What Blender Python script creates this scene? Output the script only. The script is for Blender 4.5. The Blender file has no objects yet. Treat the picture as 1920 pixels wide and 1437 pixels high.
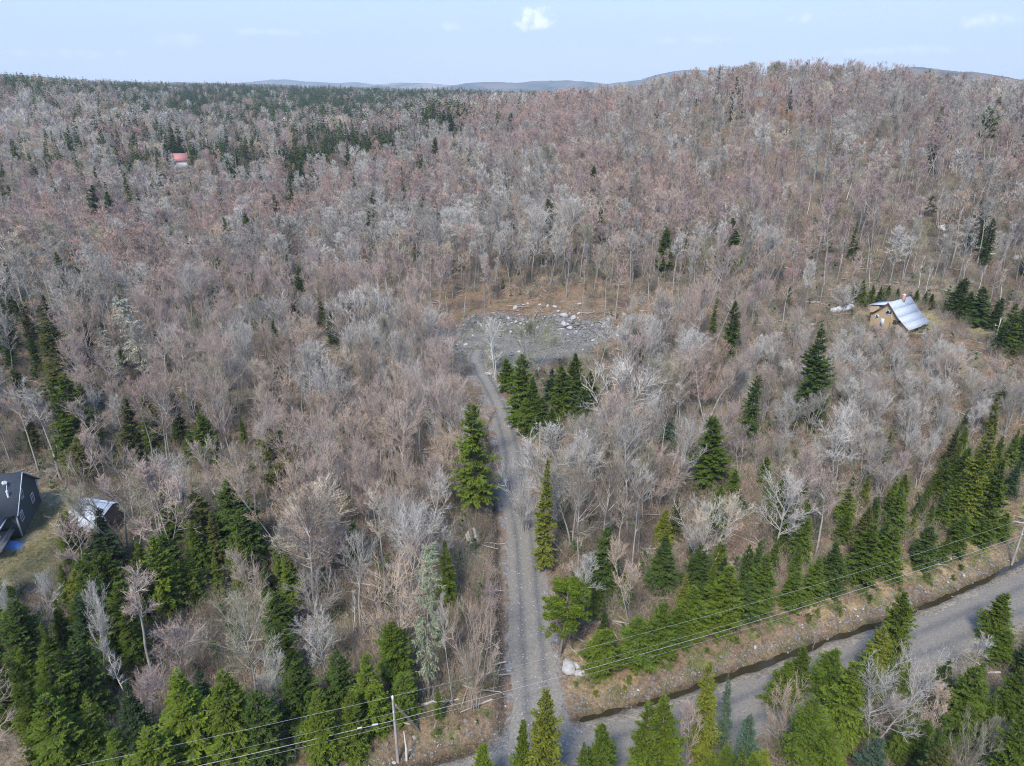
import bpy, math, random
import numpy as np
from mathutils import Vector, Matrix
R = math.radians
SEED = 7
random.seed(SEED)
scene = bpy.context.scene
COL = scene.collection

# ------------------------------------------------------------------ camera
CAM_H = 65.0
PITCH = R(22.7)
FPX = 1333.0
cam_d = bpy.data.cameras.new('camera')
cam_d.sensor_fit = 'HORIZONTAL'
cam_d.sensor_width = 36.0
cam_d.lens = 36.0 * FPX / 1920.0
cam_d.clip_start = 1.0
cam_d.clip_end = 40000.0
cam = bpy.data.objects.new('camera', cam_d)
COL.objects.link(cam)
cam.location = (0, 0, CAM_H)
cam.rotation_euler = (R(90) - PITCH, 0, 0)
scene.camera = cam

# ------------------------------------------------------------------ world, sun, exposure
SUN_EL, SUN_AZ = 50.0, 200.0        # azimuth clockwise from +Y: sun high behind the viewer
w = bpy.data.worlds.new('World')
scene.world = w
w.use_nodes = True
nt = w.node_tree
for n in list(nt.nodes):
    nt.nodes.remove(n)
N = nt.nodes.new
L = nt.links.new
sky = N('ShaderNodeTexSky')
sky.sky_type = 'NISHITA'
sky.sun_disc = False
sky.sun_elevation = R(SUN_EL)
sky.sun_rotation = R(SUN_AZ)
sky.altitude = 300
sky.air_density = 1.0
sky.dust_density = 1.2
sky.ozone_density = 2.0
hsv = N('ShaderNodeHueSaturation')
hsv.inputs['Saturation'].default_value = 0.62
hsv.inputs['Value'].default_value = 1.0
L(sky.outputs[0], hsv.inputs['Color'])
# thin bright veil of high cloud, plus a few small puffs
tc = N('ShaderNodeTexCoord')
mp = N('ShaderNodeMapping')
mp.inputs['Scale'].default_value = (1.0, 1.0, 7.0)
L(tc.outputs['Generated'], mp.inputs['Vector'])
nz = N('ShaderNodeTexNoise')
nz.inputs['Scale'].default_value = 3.0
nz.inputs['Detail'].default_value = 6
L(mp.outputs[0], nz.inputs['Vector'])
veil = N('ShaderNodeMapRange')
veil.inputs['From Min'].default_value = 0.35
veil.inputs['From Max'].default_value = 0.75
veil.inputs['To Min'].default_value = 0.60
veil.inputs['To Max'].default_value = 0.82
L(nz.outputs['Fac'], veil.inputs['Value'])
mixv = N('ShaderNodeMix')
mixv.data_type = 'RGBA'
L(veil.outputs[0], mixv.inputs[0])
L(hsv.outputs[0], mixv.inputs[6])
sx = N('ShaderNodeSeparateXYZ'); L(tc.outputs['Generated'], sx.inputs[0])
el = N('ShaderNodeMapRange'); el.inputs['From Min'].default_value = 0.0; el.inputs['From Max'].default_value = 0.16; L(sx.outputs['Z'], el.inputs['Value'])
vc = N('ShaderNodeMix'); vc.data_type = 'RGBA'; L(el.outputs[0], vc.inputs[0])
vc.inputs[6].default_value = (6.2, 6.6, 7.4, 1); vc.inputs[7].default_value = (1.5, 3.25, 7.3, 1)
L(vc.outputs[2], mixv.inputs[7])
cur = mixv.outputs[2]
def cloud_puff(px, py, rx, rz, strength, seed):
    """one small cloud standing in the sky dome at a fixed direction"""
    global cur
    u, v = (px - 960) / FPX, (py - 718) / FPX
    d = Vector((u, math.cos(PITCH) - v * math.sin(PITCH), -math.sin(PITCH) - v * math.cos(PITCH))).normalized()
    sub = N('ShaderNodeVectorMath'); sub.operation = 'SUBTRACT'
    L(tc.outputs['Generated'], sub.inputs[0]); sub.inputs[1].default_value = d
    n2 = N('ShaderNodeTexNoise'); n2.inputs['Scale'].default_value = 60; n2.inputs['Detail'].default_value = 7
    n2.inputs['Roughness'].default_value = 0.6
    m2 = N('ShaderNodeMapping'); m2.inputs['Location'].default_value = (seed, seed * 2, 0)
    L(tc.outputs['Generated'], m2.inputs['Vector']); L(m2.outputs[0], n2.inputs['Vector'])
    # ellipse distance in the tangent plane of that direction
    side = d.cross(Vector((0, 0, 1))).normalized()
    upv = side.cross(d).normalized()
    acc = None
    for ax, rr in ((side, rx), (upv, rz)):
        dt = N('ShaderNodeVectorMath'); dt.operation = 'DOT_PRODUCT'
        L(sub.outputs[0], dt.inputs[0]); dt.inputs[1].default_value = ax
        dv = N('ShaderNodeMath'); dv.operation = 'DIVIDE'; L(dt.outputs['Value'], dv.inputs[0]); dv.inputs[1].default_value = rr
        sq = N('ShaderNodeMath'); sq.operation = 'POWER'
        ab = N('ShaderNodeMath'); ab.operation = 'ABSOLUTE'; L(dv.outputs[0], ab.inputs[0])
        L(ab.outputs[0], sq.inputs[0]); sq.inputs[1].default_value = 2
        if acc is None: acc = sq.outputs[0]
        else:
            ad = N('ShaderNodeMath'); ad.operation = 'ADD'; L(acc, ad.inputs[0]); L(sq.outputs[0], ad.inputs[1]); acc = ad.outputs[0]
    inv = N('ShaderNodeMath'); inv.operation = 'SUBTRACT'; inv.inputs[0].default_value = 1.0; L(acc, inv.inputs[1])
    nm = N('ShaderNodeMath'); nm.operation = 'MULTIPLY_ADD'; L(n2.outputs['Fac'], nm.inputs[0]); nm.inputs[1].default_value = 3.0; nm.inputs[2].default_value = -1.9
    ad2 = N('ShaderNodeMath'); ad2.operation = 'ADD'; L(inv.outputs[0], ad2.inputs[0]); L(nm.outputs[0], ad2.inputs[1])
    mr = N('ShaderNodeMapRange'); mr.interpolation_type = 'SMOOTHSTEP'
    mr.inputs['From Min'].default_value = 0.0; mr.inputs['From Max'].default_value = 0.9
    mr.inputs['To Max'].default_value = strength
    L(ad2.outputs[0], mr.inputs['Value'])
    mx = N('ShaderNodeMix'); mx.data_type = 'RGBA'
    L(mr.outputs[0], mx.inputs[0]); L(cur, mx.inputs[6]); mx.inputs[7].default_value = (9.6, 9.6, 10.0, 1)
    cur = mx.outputs[2]
cloud_puff(1003, 38, 0.034, 0.018, 0.95, 0.7)
cloud_puff(335, 78, 0.06, 0.012, 0.35, 3.1)
cloud_puff(1850, 40, 0.05, 0.010, 0.6, 5.3)
cloud_puff(1490, 36, 0.03, 0.010, 0.35, 8.3)
cloud_puff(850, 50, 0.02, 0.008, 0.3, 9.9)
cloud_puff(120, 100, 0.10, 0.007, 0.35, 12.9)
cloud_puff(520, 60, 0.09, 0.006, 0.30, 14.3)
cloud_puff(1650, 95, 0.12, 0.008, 0.40, 17.1)
cloud_puff(1300, 75, 0.10, 0.006, 0.30, 19.7)
bg = N('ShaderNodeBackground')
bg.inputs['Strength'].default_value = 0.10
L(cur, bg.inputs['Color'])
wo = N('ShaderNodeOutputWorld')
L(bg.outputs[0], wo.inputs['Surface'])

sun_d = bpy.data.lights.new('sun', 'SUN')
sun_d.energy = 2.85
sun_d.angle = R(14)
sun_d.color = (1.0, 0.94, 0.84)
sun = bpy.data.objects.new('sun', sun_d)
COL.objects.link(sun)
_az, _el = R(SUN_AZ), R(SUN_EL)
sdir = Vector((math.sin(_az) * math.cos(_el), math.cos(_az) * math.cos(_el), math.sin(_el)))
sun.rotation_euler = sdir.to_track_quat('Z', 'Y').to_euler()

scene.view_settings.view_transform = 'Standard'
scene.view_settings.look = 'None'
scene.view_settings.exposure = 1.08
scene.view_settings.gamma = 1.0
scene.render.engine = 'CYCLES'
cy = scene.cycles
cy.max_bounces = 4
cy.diffuse_bounces = 2
cy.glossy_bounces = 2
cy.transmission_bounces = 2
cy.volume_bounces = 0
cy.transparent_max_bounces = 4
cy.caustics_reflective = False
cy.caustics_refractive = False
cy.use_denoising = True
cy.denoising_prefilter = 'NONE'
cy.denoising_input_passes = 'RGB_ALBEDO_NORMAL'
cy.filter_width = 1.05
cy.use_adaptive_sampling = True
cy.adaptive_threshold = 0.03

# ------------------------------------------------------------------ terrain height model
def smooth(e0, e1, x):
    t = np.clip((x - e0) / (e1 - e0), 0, 1)
    return t * t * (3 - 2 * t)
def hashn(ix, iy, s=0):
    h = (ix.astype(np.int64) * 374761393 + iy.astype(np.int64) * 668265263 + s * 974711) & 0x7fffffff
    h = (h ^ (h >> 13)) * 1274126177 & 0x7fffffff
    h = (h ^ (h >> 16)) & 0x7fffffff
    return h / float(0x7fffffff)
def vnoise(x, y, s=0):
    x = np.asarray(x, float); y = np.asarray(y, float)
    ix, iy = np.floor(x), np.floor(y)
    fx, fy = x - ix, y - iy
    fx = fx * fx * (3 - 2 * fx); fy = fy * fy * (3 - 2 * fy)
    a = hashn(ix, iy, s); b = hashn(ix + 1, iy, s); c = hashn(ix, iy + 1, s); d = hashn(ix + 1, iy + 1, s)
    return (a * (1 - fx) + b * fx) * (1 - fy) + (c * (1 - fx) + d * fx) * fy
def fbm(x, y, s=0, o=4):
    r = 0; a = 0.5; t = 0
    for i in range(o):
        r = r + a * vnoise(x * 2 ** i, y * 2 ** i, s + i * 17); t += a; a *= 0.5
    return r / t

TAZ = np.array([-180, -60, -33, -22, -12, -5, 2, 9, 14, 18, 24, 34, 60, 180.])
TD = {
    -180: [(0, 0), (400, 0), (9000, -40)],
    -60: [(0, 0), (130, 0), (280, 10), (500, 20), (900, 45), (1400, 45), (2500, 10), (9000, -40)],
    -33: [(0, 0), (130, 0), (220, 7), (280, 12), (400, 18), (500, 26), (700, 43), (900, 57), (1100, 60), (1500, 50), (2500, 10), (9000, -40)],
    -22: [(0, 0), (130, 1), (200, 6), (270, 9), (370, 17), (500, 23), (800, 32), (1300, 52), (1700, 48), (2600, 10), (9000, -40)],
    -12: [(0, 0), (130, 2), (200, 7), (270, 12), (370, 19), (480, 25), (620, 28), (900, 33), (1300, 45), (1700, 44), (2600, 5), (9000, -40)],
    -5: [(0, 0), (130, 2), (185, 4.5), (200, 8), (220, 13), (250, 16), (300, 20), (420, 29), (550, 36), (700, 33), (1000, 36), (1300, 43), (1700, 38), (2600, 5), (9000, -40)],
    2: [(0, 0), (130, 2), (185, 4.5), (200, 9), (220, 14), (250, 17), (300, 22), (420, 33), (550, 42), (650, 43), (900, 38), (1300, 38), (2600, 5), (9000, -40)],
    9: [(0, 0), (130, 3), (185, 7.5), (210, 14), (250, 21), (300, 30), (370, 42), (430, 49), (520, 50), (700, 42), (1300, 30), (2600, 5), (9000, -40)],
    14: [(0, 0), (120, 3), (150, 7), (190, 14), (250, 26), (300, 37), (350, 47), (410, 55), (500, 55), (700, 44), (1300, 30), (2600, 5), (9000, -40)],
    18: [(0, 0), (110, 3), (150, 8), (190, 16), (250, 27), (300, 38), (350, 49), (410, 58), (500, 59), (700, 48), (1300, 30), (2600, 5), (9000, -40)],
    24: [(0, 0), (110, 3), (150, 9), (178, 14), (192, 15), (215, 19), (250, 28), (300, 39), (350, 49), (420, 57), (500, 58), (700, 46), (1300, 30), (2600, 5), (9000, -40)],
    34: [(0, 0), (110, 2), (150, 9), (176, 13), (192, 14), (215, 20), (250, 28), (300, 37), (350, 44), (420, 48), (500, 50), (700, 42), (1300, 30), (2600, 5), (9000, -40)],
    60: [(0, 0), (130, 2), (200, 10), (300, 22), (500, 34), (800, 36), (1300, 30), (2600, 5), (9000, -40)],
    180: [(0, 0), (400, 0), (9000, -40)],
}
_LD = np.concatenate([np.arange(0, 700, 5.), np.geomspace(700, 9000, 90)])
_T = np.array([np.interp(_LD, [p[0] for p in TD[int(a)]], [p[1] for p in TD[int(a)]]) for a in TAZ])
_k = np.exp(-0.5 * (np.arange(-6, 7) / 2.2) ** 2); _k /= _k.sum()
_T = np.array([np.convolve(np.pad(r, 6, mode='edge'), _k, 'valid') for r in _T])
def base_h(x, y):
    x = np.asarray(x, float); y = np.asarray(y, float)
    D = np.hypot(x, y); az = np.degrees(np.arctan2(x, y))
    di = np.interp(D, _LD, np.arange(len(_LD)))
    i0 = np.clip(di.astype(int), 0, len(_LD) - 2); fd = di - i0
    ai = np.clip(np.searchsorted(TAZ, az) - 1, 0, len(TAZ) - 2)
    t = (az - TAZ[ai]) / (TAZ[ai + 1] - TAZ[ai]); t = t * t * (3 - 2 * t) * 0.5 + t * 0.5
    z0 = _T[ai, i0] * (1 - fd) + _T[ai, i0 + 1] * fd
    z1 = _T[ai + 1, i0] * (1 - fd) + _T[ai + 1, i0 + 1] * fd
    return z0 * (1 - t) + z1 * t

# --- the roads' centre lines
ROAD = np.array([(-140, -10), (-60, 26), (-20, 43.6), (-5, 49.4), (18, 56.8), (28.8, 61.0), (45, 67.6), (57, 72.6), (75, 81.3), (100, 96), (150, 128), (230, 190.)])
DRIVE = np.array([(3.2, 54), (2.7, 62), (2.3, 75), (1.8, 90), (.6, 105), (-.2, 118.6), (-2.4, 135), (-6.0, 150), (-9.0, 160), (-8.5, 167)])
def catmull(P, n=14):
    out = []
    Q = np.vstack([2 * P[0] - P[1], P, 2 * P[-1] - P[-2]])
    for i in range(1, len(Q) - 2):
        for t in np.linspace(0, 1, n, endpoint=False):
            a, b, c, d = Q[i - 1], Q[i], Q[i + 1], Q[i + 2]
            out.append(0.5 * ((2 * b) + (c - a) * t + (2 * a - 5 * b + 4 * c - d) * t * t + (3 * b - a - 3 * c + d) * t ** 3))
    out.append(Q[-2])
    return np.array(out)
ROADP, DRIVEP = catmull(ROAD), catmull(DRIVE)
def polydist(x, y, P):
    """distance to the polyline, signed (positive on the left of its direction), and the parameter"""
    x = np.asarray(x, float).ravel(); y = np.asarray(y, float).ravel()
    best = np.full(x.shape, 1e9); sg = np.zeros_like(x); par = np.zeros_like(x)
    for i in range(len(P) - 1):
        a, b = P[i], P[i + 1]; d = b - a; l2 = d @ d
        t = np.clip(((x - a[0]) * d[0] + (y - a[1]) * d[1]) / l2, 0, 1)
        ex, ey = x - a[0] - t * d[0], y - a[1] - t * d[1]
        dd = np.hypot(ex, ey); m = dd < best
        best[m] = dd[m]; sg[m] = np.sign(d[0] * ey - d[1] * ex)[m]; par[m] = (i + t)[m]
    return best, best * sg, par
RW, DW = 3.1, 2.75         # half widths
CLEAR = (2.0, 171.0, 20.0, 16.5)   # the gravel clearing: centre and radii
def clear_r(x, y):
    a = np.arctan2(y - CLEAR[1], x - CLEAR[0])
    wob = 1 + 0.10 * np.sin(3 * a + 1) + 0.06 * np.sin(7 * a) + 0.05 * np.sin(11 * a + 2)
    return np.hypot((x - CLEAR[0]) / CLEAR[2], (y - CLEAR[1]) / CLEAR[3]) / wob
YARDS = [(-72, 90, 7, 12), (-78, 100, 7, 8), (116, 150, 14, 6), (140, 146, 22, 9), (92, 160, 9, 7)]
def yard_m(x, y):
    m = np.zeros(np.shape(x))
    for cx, cy_, rx, ry in YARDS:
        m = np.maximum(m, 1 - smooth(0.8, 1.15, np.hypot((x - cx) / rx, (y - cy_) / ry) + 0.25 * (fbm(x * .2, y * .2, 5) - .5)))
    return m
def terrain(x, y, full=True):
    shp = np.shape(x)
    x = np.asarray(x, float).ravel(); y = np.asarray(y, float).ravel()
    z = base_h(x, y)
    D = np.hypot(x, y)
    z = z + (fbm(x / 60, y / 60, 3) - 0.5) * 5.0 * smooth(110, 400, D)
    z = z + (fbm(x / 18, y / 18, 9) - 0.5) * 1.2 * smooth(60, 130, D)
    near = (D < 300)
    if near.any():
        xn, yn, zn = x[near], y[near], z[near]
        _, s, _ = polydist(xn, yn, ROADP)
        dd, sd, par = polydist(xn, yn, DRIVEP)
        bump = (fbm(xn * 1.1, yn * 1.1, 21) - .5) * 0.5 + (fbm(xn * .35, yn * .35, 22) - .5) * 0.6
        # flatten to the road's own level beside it, then the ditch and the bank on the far side
        flat = 1 - smooth(6, 16, np.abs(s))
        zn = zn * (1 - flat)
        rough = smooth(3.6, 5.5, np.abs(s)) * smooth(3.0, 4.5, dd)
        wob = (fbm(xn * .5, yn * .5, 40) - .5) * 0.8
        ditch = np.exp(-((s - 4.9 - wob * .9) / (0.42 + .36 * vnoise(xn * .25, yn * .25, 44))) ** 2) * smooth(3.6, 5.2, dd)
        bank = smooth(5.6, 7.6, s + wob) * (1 - smooth(30, 60, s)) * smooth(2.5, 6.0, dd)
        zn = zn - (0.52 + .5 * vnoise(xn * .4, yn * .4, 45)) * ditch + 0.85 * bank + bump * rough
        # small ditch on the left of the driveway
        zn = zn - 0.55 * np.exp(-((sd - 4.1) / 0.5) ** 2) * smooth(4, 9, np.abs(s)) * (par < 80)
        # clearing: cut flat
        cr = clear_r(xn, yn)
        cm = 1 - smooth(0.92, 1.12, cr)
        zn = zn * (1 - cm) + (4.2 + 0.02 * (yn - 171) + (fbm(xn * .6, yn * .6, 77) - .5) * 0.4) * cm
        # rubble rim round the clearing's far side
        rim = np.exp(-((cr - 1.0) / 0.07) ** 2)
        zn = zn + rim * (0.5 + 0.9 * fbm(xn * .5, yn * .5, 78))
        z[near] = zn
    return z.reshape(shp)
def H(x, y):
    return float(terrain(np.array([x]), np.array([y]))[0])
def ray(px, py):
    u, v = (px - 960) / FPX, (py - 718) / FPX
    return np.array([u, math.cos(PITCH) - v * math.sin(PITCH), -math.sin(PITCH) - v * math.cos(PITCH)])
_TS = np.concatenate([np.arange(30, 400, 0.5), np.geomspace(400, 3500, 400)])
def ground_at(px, py, lift=0.0):
    """point where the sight line through that pixel meets the ground (raised by lift)"""
    d = ray(px, py); h = math.hypot(d[0], d[1])
    xs, ys, zs = d[0] / h * _TS, d[1] / h * _TS, CAM_H + d[2] / h * _TS
    g = zs - terrain(xs, ys) - lift
    idx = np.where(g <= 0)[0]
    i = idx[0] if len(idx) else len(_TS) - 1
    return Vector((xs[i], ys[i], zs[i] - lift))
VPY = 718 + FPX / math.tan(PITCH)
def lean_base(xt, yt, yb):
    """pixel x of the foot of something upright whose top is at xt, yt"""
    return 960 + (xt - 960) * (VPY - yb) / (VPY - yt)
def upright(xt, yt, yb):
    p = ground_at(lean_base(xt, yt, yb), yb)
    D = math.hypot(p.x, p.y); d = ray(xt, yt); h = math.hypot(d[0], d[1])
    return p, CAM_H + d[2] / h * D - p.z
def to_px(x, y, z):
    dx, dy, dz = x, y, z - CAM_H
    cx = dx; cyy = dy * math.sin(PITCH) + dz * math.cos(PITCH); cz = dy * math.cos(PITCH) - dz * math.sin(PITCH)
    return 960 + FPX * cx / cz, 718 - FPX * cyy / cz

# ------------------------------------------------------------------ object helpers
def tag(o, label=None, cat=None, group=None, kind=None):
    if label: o['label'] = label
    if cat: o['category'] = cat
    if group: o['group'] = group
    if kind: o['kind'] = kind
    return o
def empty(name, loc=(0, 0, 0), rz=0):
    o = bpy.data.objects.new(name, None)
    o.empty_display_size = 0.3
    COL.objects.link(o); o.location = loc; o.rotation_euler = (0, 0, rz)
    return o
class MB:
    """collects points and faces of one mesh"""
    def __init__(s): s.v = []; s.f = []; s.n = 0; s.a = []; s.m = []
    def add(s, V, F, a=0.0, m=0):
        V = np.asarray(V, float).reshape(-1, 3)
        s.v.append(V); F = np.asarray(F, int)
        s.f.append(F + s.n); s.m.append(np.full(len(F), m, np.int32))
        s.a.append(np.broadcast_to(np.asarray(a, float), (len(V),)).copy()); s.n += len(V)
        return s
    def box(s, c, size, rz=0.0, m=0, mat=None, a=0.0):
        x, y, z = [q / 2 for q in size]
        V = np.array([(-x, -y, -z), (x, -y, -z), (x, y, -z), (-x, y, -z), (-x, -y, z), (x, -y, z), (x, y, z), (-x, y, z)])
        if mat is not None: V = V @ np.array(mat).T
        if rz:
            c_, s_ = math.cos(rz), math.sin(rz); V = V @ np.array([[c_, s_, 0], [-s_, c_, 0], [0, 0, 1]])
        return s.add(V + np.array(c), [(0, 3, 2, 1), (4, 5, 6, 7), (0, 1, 5, 4), (1, 2, 6, 5), (2, 3, 7, 6), (3, 0, 4, 7)], a, m)
    def tube(s, pts, rad, sides=8, m=0, cap=True, a=0.0):
        pts = np.asarray(pts, float); n = len(pts)
        rad = np.broadcast_to(np.asarray(rad, float), (n,))
        d = np.gradient(pts, axis=0); d /= np.linalg.norm(d, axis=1)[:, None] + 1e-9
        ref = np.array([0, 0, 1.]) if abs(d[:, 2]).mean() < .8 else np.array([1., 0, 0])
        p = np.cross(d, ref); p /= np.linalg.norm(p, axis=1)[:, None] + 1e-9
        q = np.cross(d, p)
        th = np.arange(sides) * 2 * np.pi / sides
        V = pts[:, None] + rad[:, None, None] * (p[:, None] * np.cos(th)[None, :, None] + q[:, None] * np.sin(th)[None, :, None])
        F = [(i * sides + j, i * sides + (j + 1) % sides, (i + 1) * sides + (j + 1) % sides, (i + 1) * sides + j) for i in range(n - 1) for j in range(sides)]
        s.add(V.reshape(-1, 3), F, a, m)
        if cap:
            for i in (0, n - 1):
                c = s.n; s.add(np.vstack([pts[i][None], V[i]]), [(0, 1 + j, 1 + (j + 1) % sides) for j in range(sides)], a, m)
        return s
    def mesh(s, name, mats, smooth_=False):
        me = bpy.data.meshes.new(name)
        V = np.vstack(s.v)
        starts, tot, idx = [], [], []
        for F in s.f:
            idx.append(F.ravel()); tot.append(np.full(len(F), F.shape[1]))
        idx = np.concatenate(idx); tot = np.concatenate(tot)
        st = np.concatenate([[0], np.cumsum(tot)[:-1]])
        me.vertices.add(len(V)); me.vertices.foreach_set('co', V.ravel())
        me.loops.add(len(idx)); me.loops.foreach_set('vertex_index', idx.astype(np.int32))
        me.polygons.add(len(tot)); me.polygons.foreach_set('loop_start', st.astype(np.int32))
        try: me.polygons.foreach_set('loop_total', tot.astype(np.int32))
        except Exception: pass
        for m_ in mats: me.materials.append(m_)
        me.polygons.foreach_set('material_index', np.concatenate(s.m))
        if smooth_: me.polygons.foreach_set('use_smooth', np.ones(len(tot), bool))
        at = me.attributes.new('tw', 'FLOAT', 'POINT'); at.data.foreach_set('value', np.concatenate(s.a).astype(np.float32))
        me.update(calc_edges=True)
        return me
    def build(s, name, mats, parent=None, smooth_=False):
        if not isinstance(mats, (list, tuple)): mats = [mats]
        o = bpy.data.objects.new(name, s.mesh(name, mats, smooth_)); COL.objects.link(o)
        if parent is not None: o.parent = parent
        return o

# ------------------------------------------------------------------ materials
def mat_new(name):
    m = bpy.data.materials.new(name); m.use_nodes = True
    nt = m.node_tree
    for n in list(nt.nodes): nt.nodes.remove(n)
    out = nt.nodes.new('ShaderNodeOutputMaterial')
    return m, nt, out
def simple(name, col, rough=0.8, noise=0.0, nscale=3.0, metal=0.0, stretch=(1, 1, 1), bump=0.0, spec=0.3):
    m, nt, out = mat_new(name)
    b = nt.nodes.new('ShaderNodeBsdfPrincipled'); nt.links.new(b.outputs[0], out.inputs[0])
    b.inputs['Roughness'].default_value = rough; b.inputs['Metallic'].default_value = metal
    b.inputs['Specular IOR Level'].default_value = spec
    b.inputs['Base Color'].default_value = (*col, 1)
    if noise or bump:
        tc = nt.nodes.new('ShaderNodeTexCoord'); mp = nt.nodes.new('ShaderNodeMapping'); mp.inputs['Scale'].default_value = stretch
        nt.links.new(tc.outputs['Object'], mp.inputs[0])
        n = nt.nodes.new('ShaderNodeTexNoise'); n.inputs['Scale'].default_value = nscale; n.inputs['Detail'].default_value = 5
        nt.links.new(mp.outputs[0], n.inputs['Vector'])
        mr = nt.nodes.new('ShaderNodeMapRange'); mr.inputs[1].default_value = .25; mr.inputs[2].default_value = .75
        mr.inputs[3].default_value = 1 - noise; mr.inputs[4].default_value = 1 + noise
        nt.links.new(n.outputs['Fac'], mr.inputs[0])
        mu = nt.nodes.new('ShaderNodeVectorMath'); mu.operation = 'SCALE'; mu.inputs[0].default_value = col
        nt.links.new(mr.outputs[0], mu.inputs['Scale']); nt.links.new(mu.outputs[0], b.inputs['Base Color'])
        if bump:
            bp = nt.nodes.new('ShaderNodeBump'); bp.inputs['Strength'].default_value = bump; bp.inputs['Distance'].default_value = 0.1
            nt.links.new(n.outputs['Fac'], bp.inputs['Height']); nt.links.new(bp.outputs[0], b.inputs['Normal'])
    return m
def plant_mat(name, default, translucent=0.0, tipgain=0.0, vary=0.25, barkmix=None):
    """colour = the plant's own 'tint' (a property of the object or of the instance), times small variation"""
    m, nt, out = mat_new(name)
    Nn, Ll = nt.nodes.new, nt.links.new
    at = Nn('ShaderNodeAttribute'); at.attribute_type = 'INSTANCER'; at.attribute_name = 'tint'
    tw = Nn('ShaderNodeAttribute'); tw.attribute_type = 'GEOMETRY'; tw.attribute_name = 'tw'
    col = at.outputs['Color']
    if barkmix is not None:
        mx = Nn('ShaderNodeMix'); mx.data_type = 'RGBA'
        mx.inputs[6].default_value = (*barkmix, 1); Ll(tw.outputs['Fac'], mx.inputs[0]); Ll(col, mx.inputs[7]); col = mx.outputs[2]
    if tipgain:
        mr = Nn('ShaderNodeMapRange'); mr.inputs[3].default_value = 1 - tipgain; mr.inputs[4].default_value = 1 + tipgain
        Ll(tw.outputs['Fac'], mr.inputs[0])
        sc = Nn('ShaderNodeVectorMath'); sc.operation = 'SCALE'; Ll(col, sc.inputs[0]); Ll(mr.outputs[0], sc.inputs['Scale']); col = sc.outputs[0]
    tc = Nn('ShaderNodeTexCoord')
    n = Nn('ShaderNodeTexNoise'); n.inputs['Scale'].default_value = 0.9; n.inputs['Detail'].default_value = 3
    Ll(tc.outputs['Object'], n.inputs['Vector'])
    mr2 = Nn('ShaderNodeMapRange'); mr2.inputs[1].default_value = .3; mr2.inputs[2].default_value = .7
    mr2.inputs[3].default_value = 1 - vary; mr2.inputs[4].default_value = 1 + vary
    Ll(n.outputs['Fac'], mr2.inputs[0])
    sc2 = Nn('ShaderNodeVectorMath'); sc2.operation = 'SCALE'; Ll(col, sc2.inputs[0]); Ll(mr2.outputs[0], sc2.inputs['Scale'])
    d = Nn('ShaderNodeBsdfDiffuse'); Ll(sc2.outputs[0], d.inputs['Color'])
    sh = d.outputs[0]
    if translucent:
        t = Nn('ShaderNodeBsdfTranslucent'); Ll(sc2.outputs[0], t.inputs['Color'])
        ms = Nn('ShaderNodeMixShader'); ms.inputs[0].default_value = translucent
        Ll(sh, ms.inputs[1]); Ll(t.outputs[0], ms.inputs[2]); sh = ms.outputs[0]
    Ll(sh, out.inputs[0])
    return m
M_TWIG = plant_mat('bare_twigs', (.4, .38, .35), barkmix=(.37, .345, .31), vary=0.18)
M_BARK = plant_mat('grey_bark', (.3, .28, .25), vary=0.3, barkmix=(.30, .28, .25))
M_BIRCH = simple('white_birch_bark', (.62, .60, .55), .8, .25, 6, stretch=(1, 1, 3))
M_WTWIG = plant_mat('birch_twigs', (.4, .38, .35), barkmix=(.66, .64, .60), vary=0.1)
M_CBARK = simple('conifer_bark', (.19, .16, .135), .9, .3, 4)
M_NEEDLE = plant_mat('needles', (.06, .12, .03), translucent=0.22, tipgain=0.45, vary=0.25)

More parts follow.
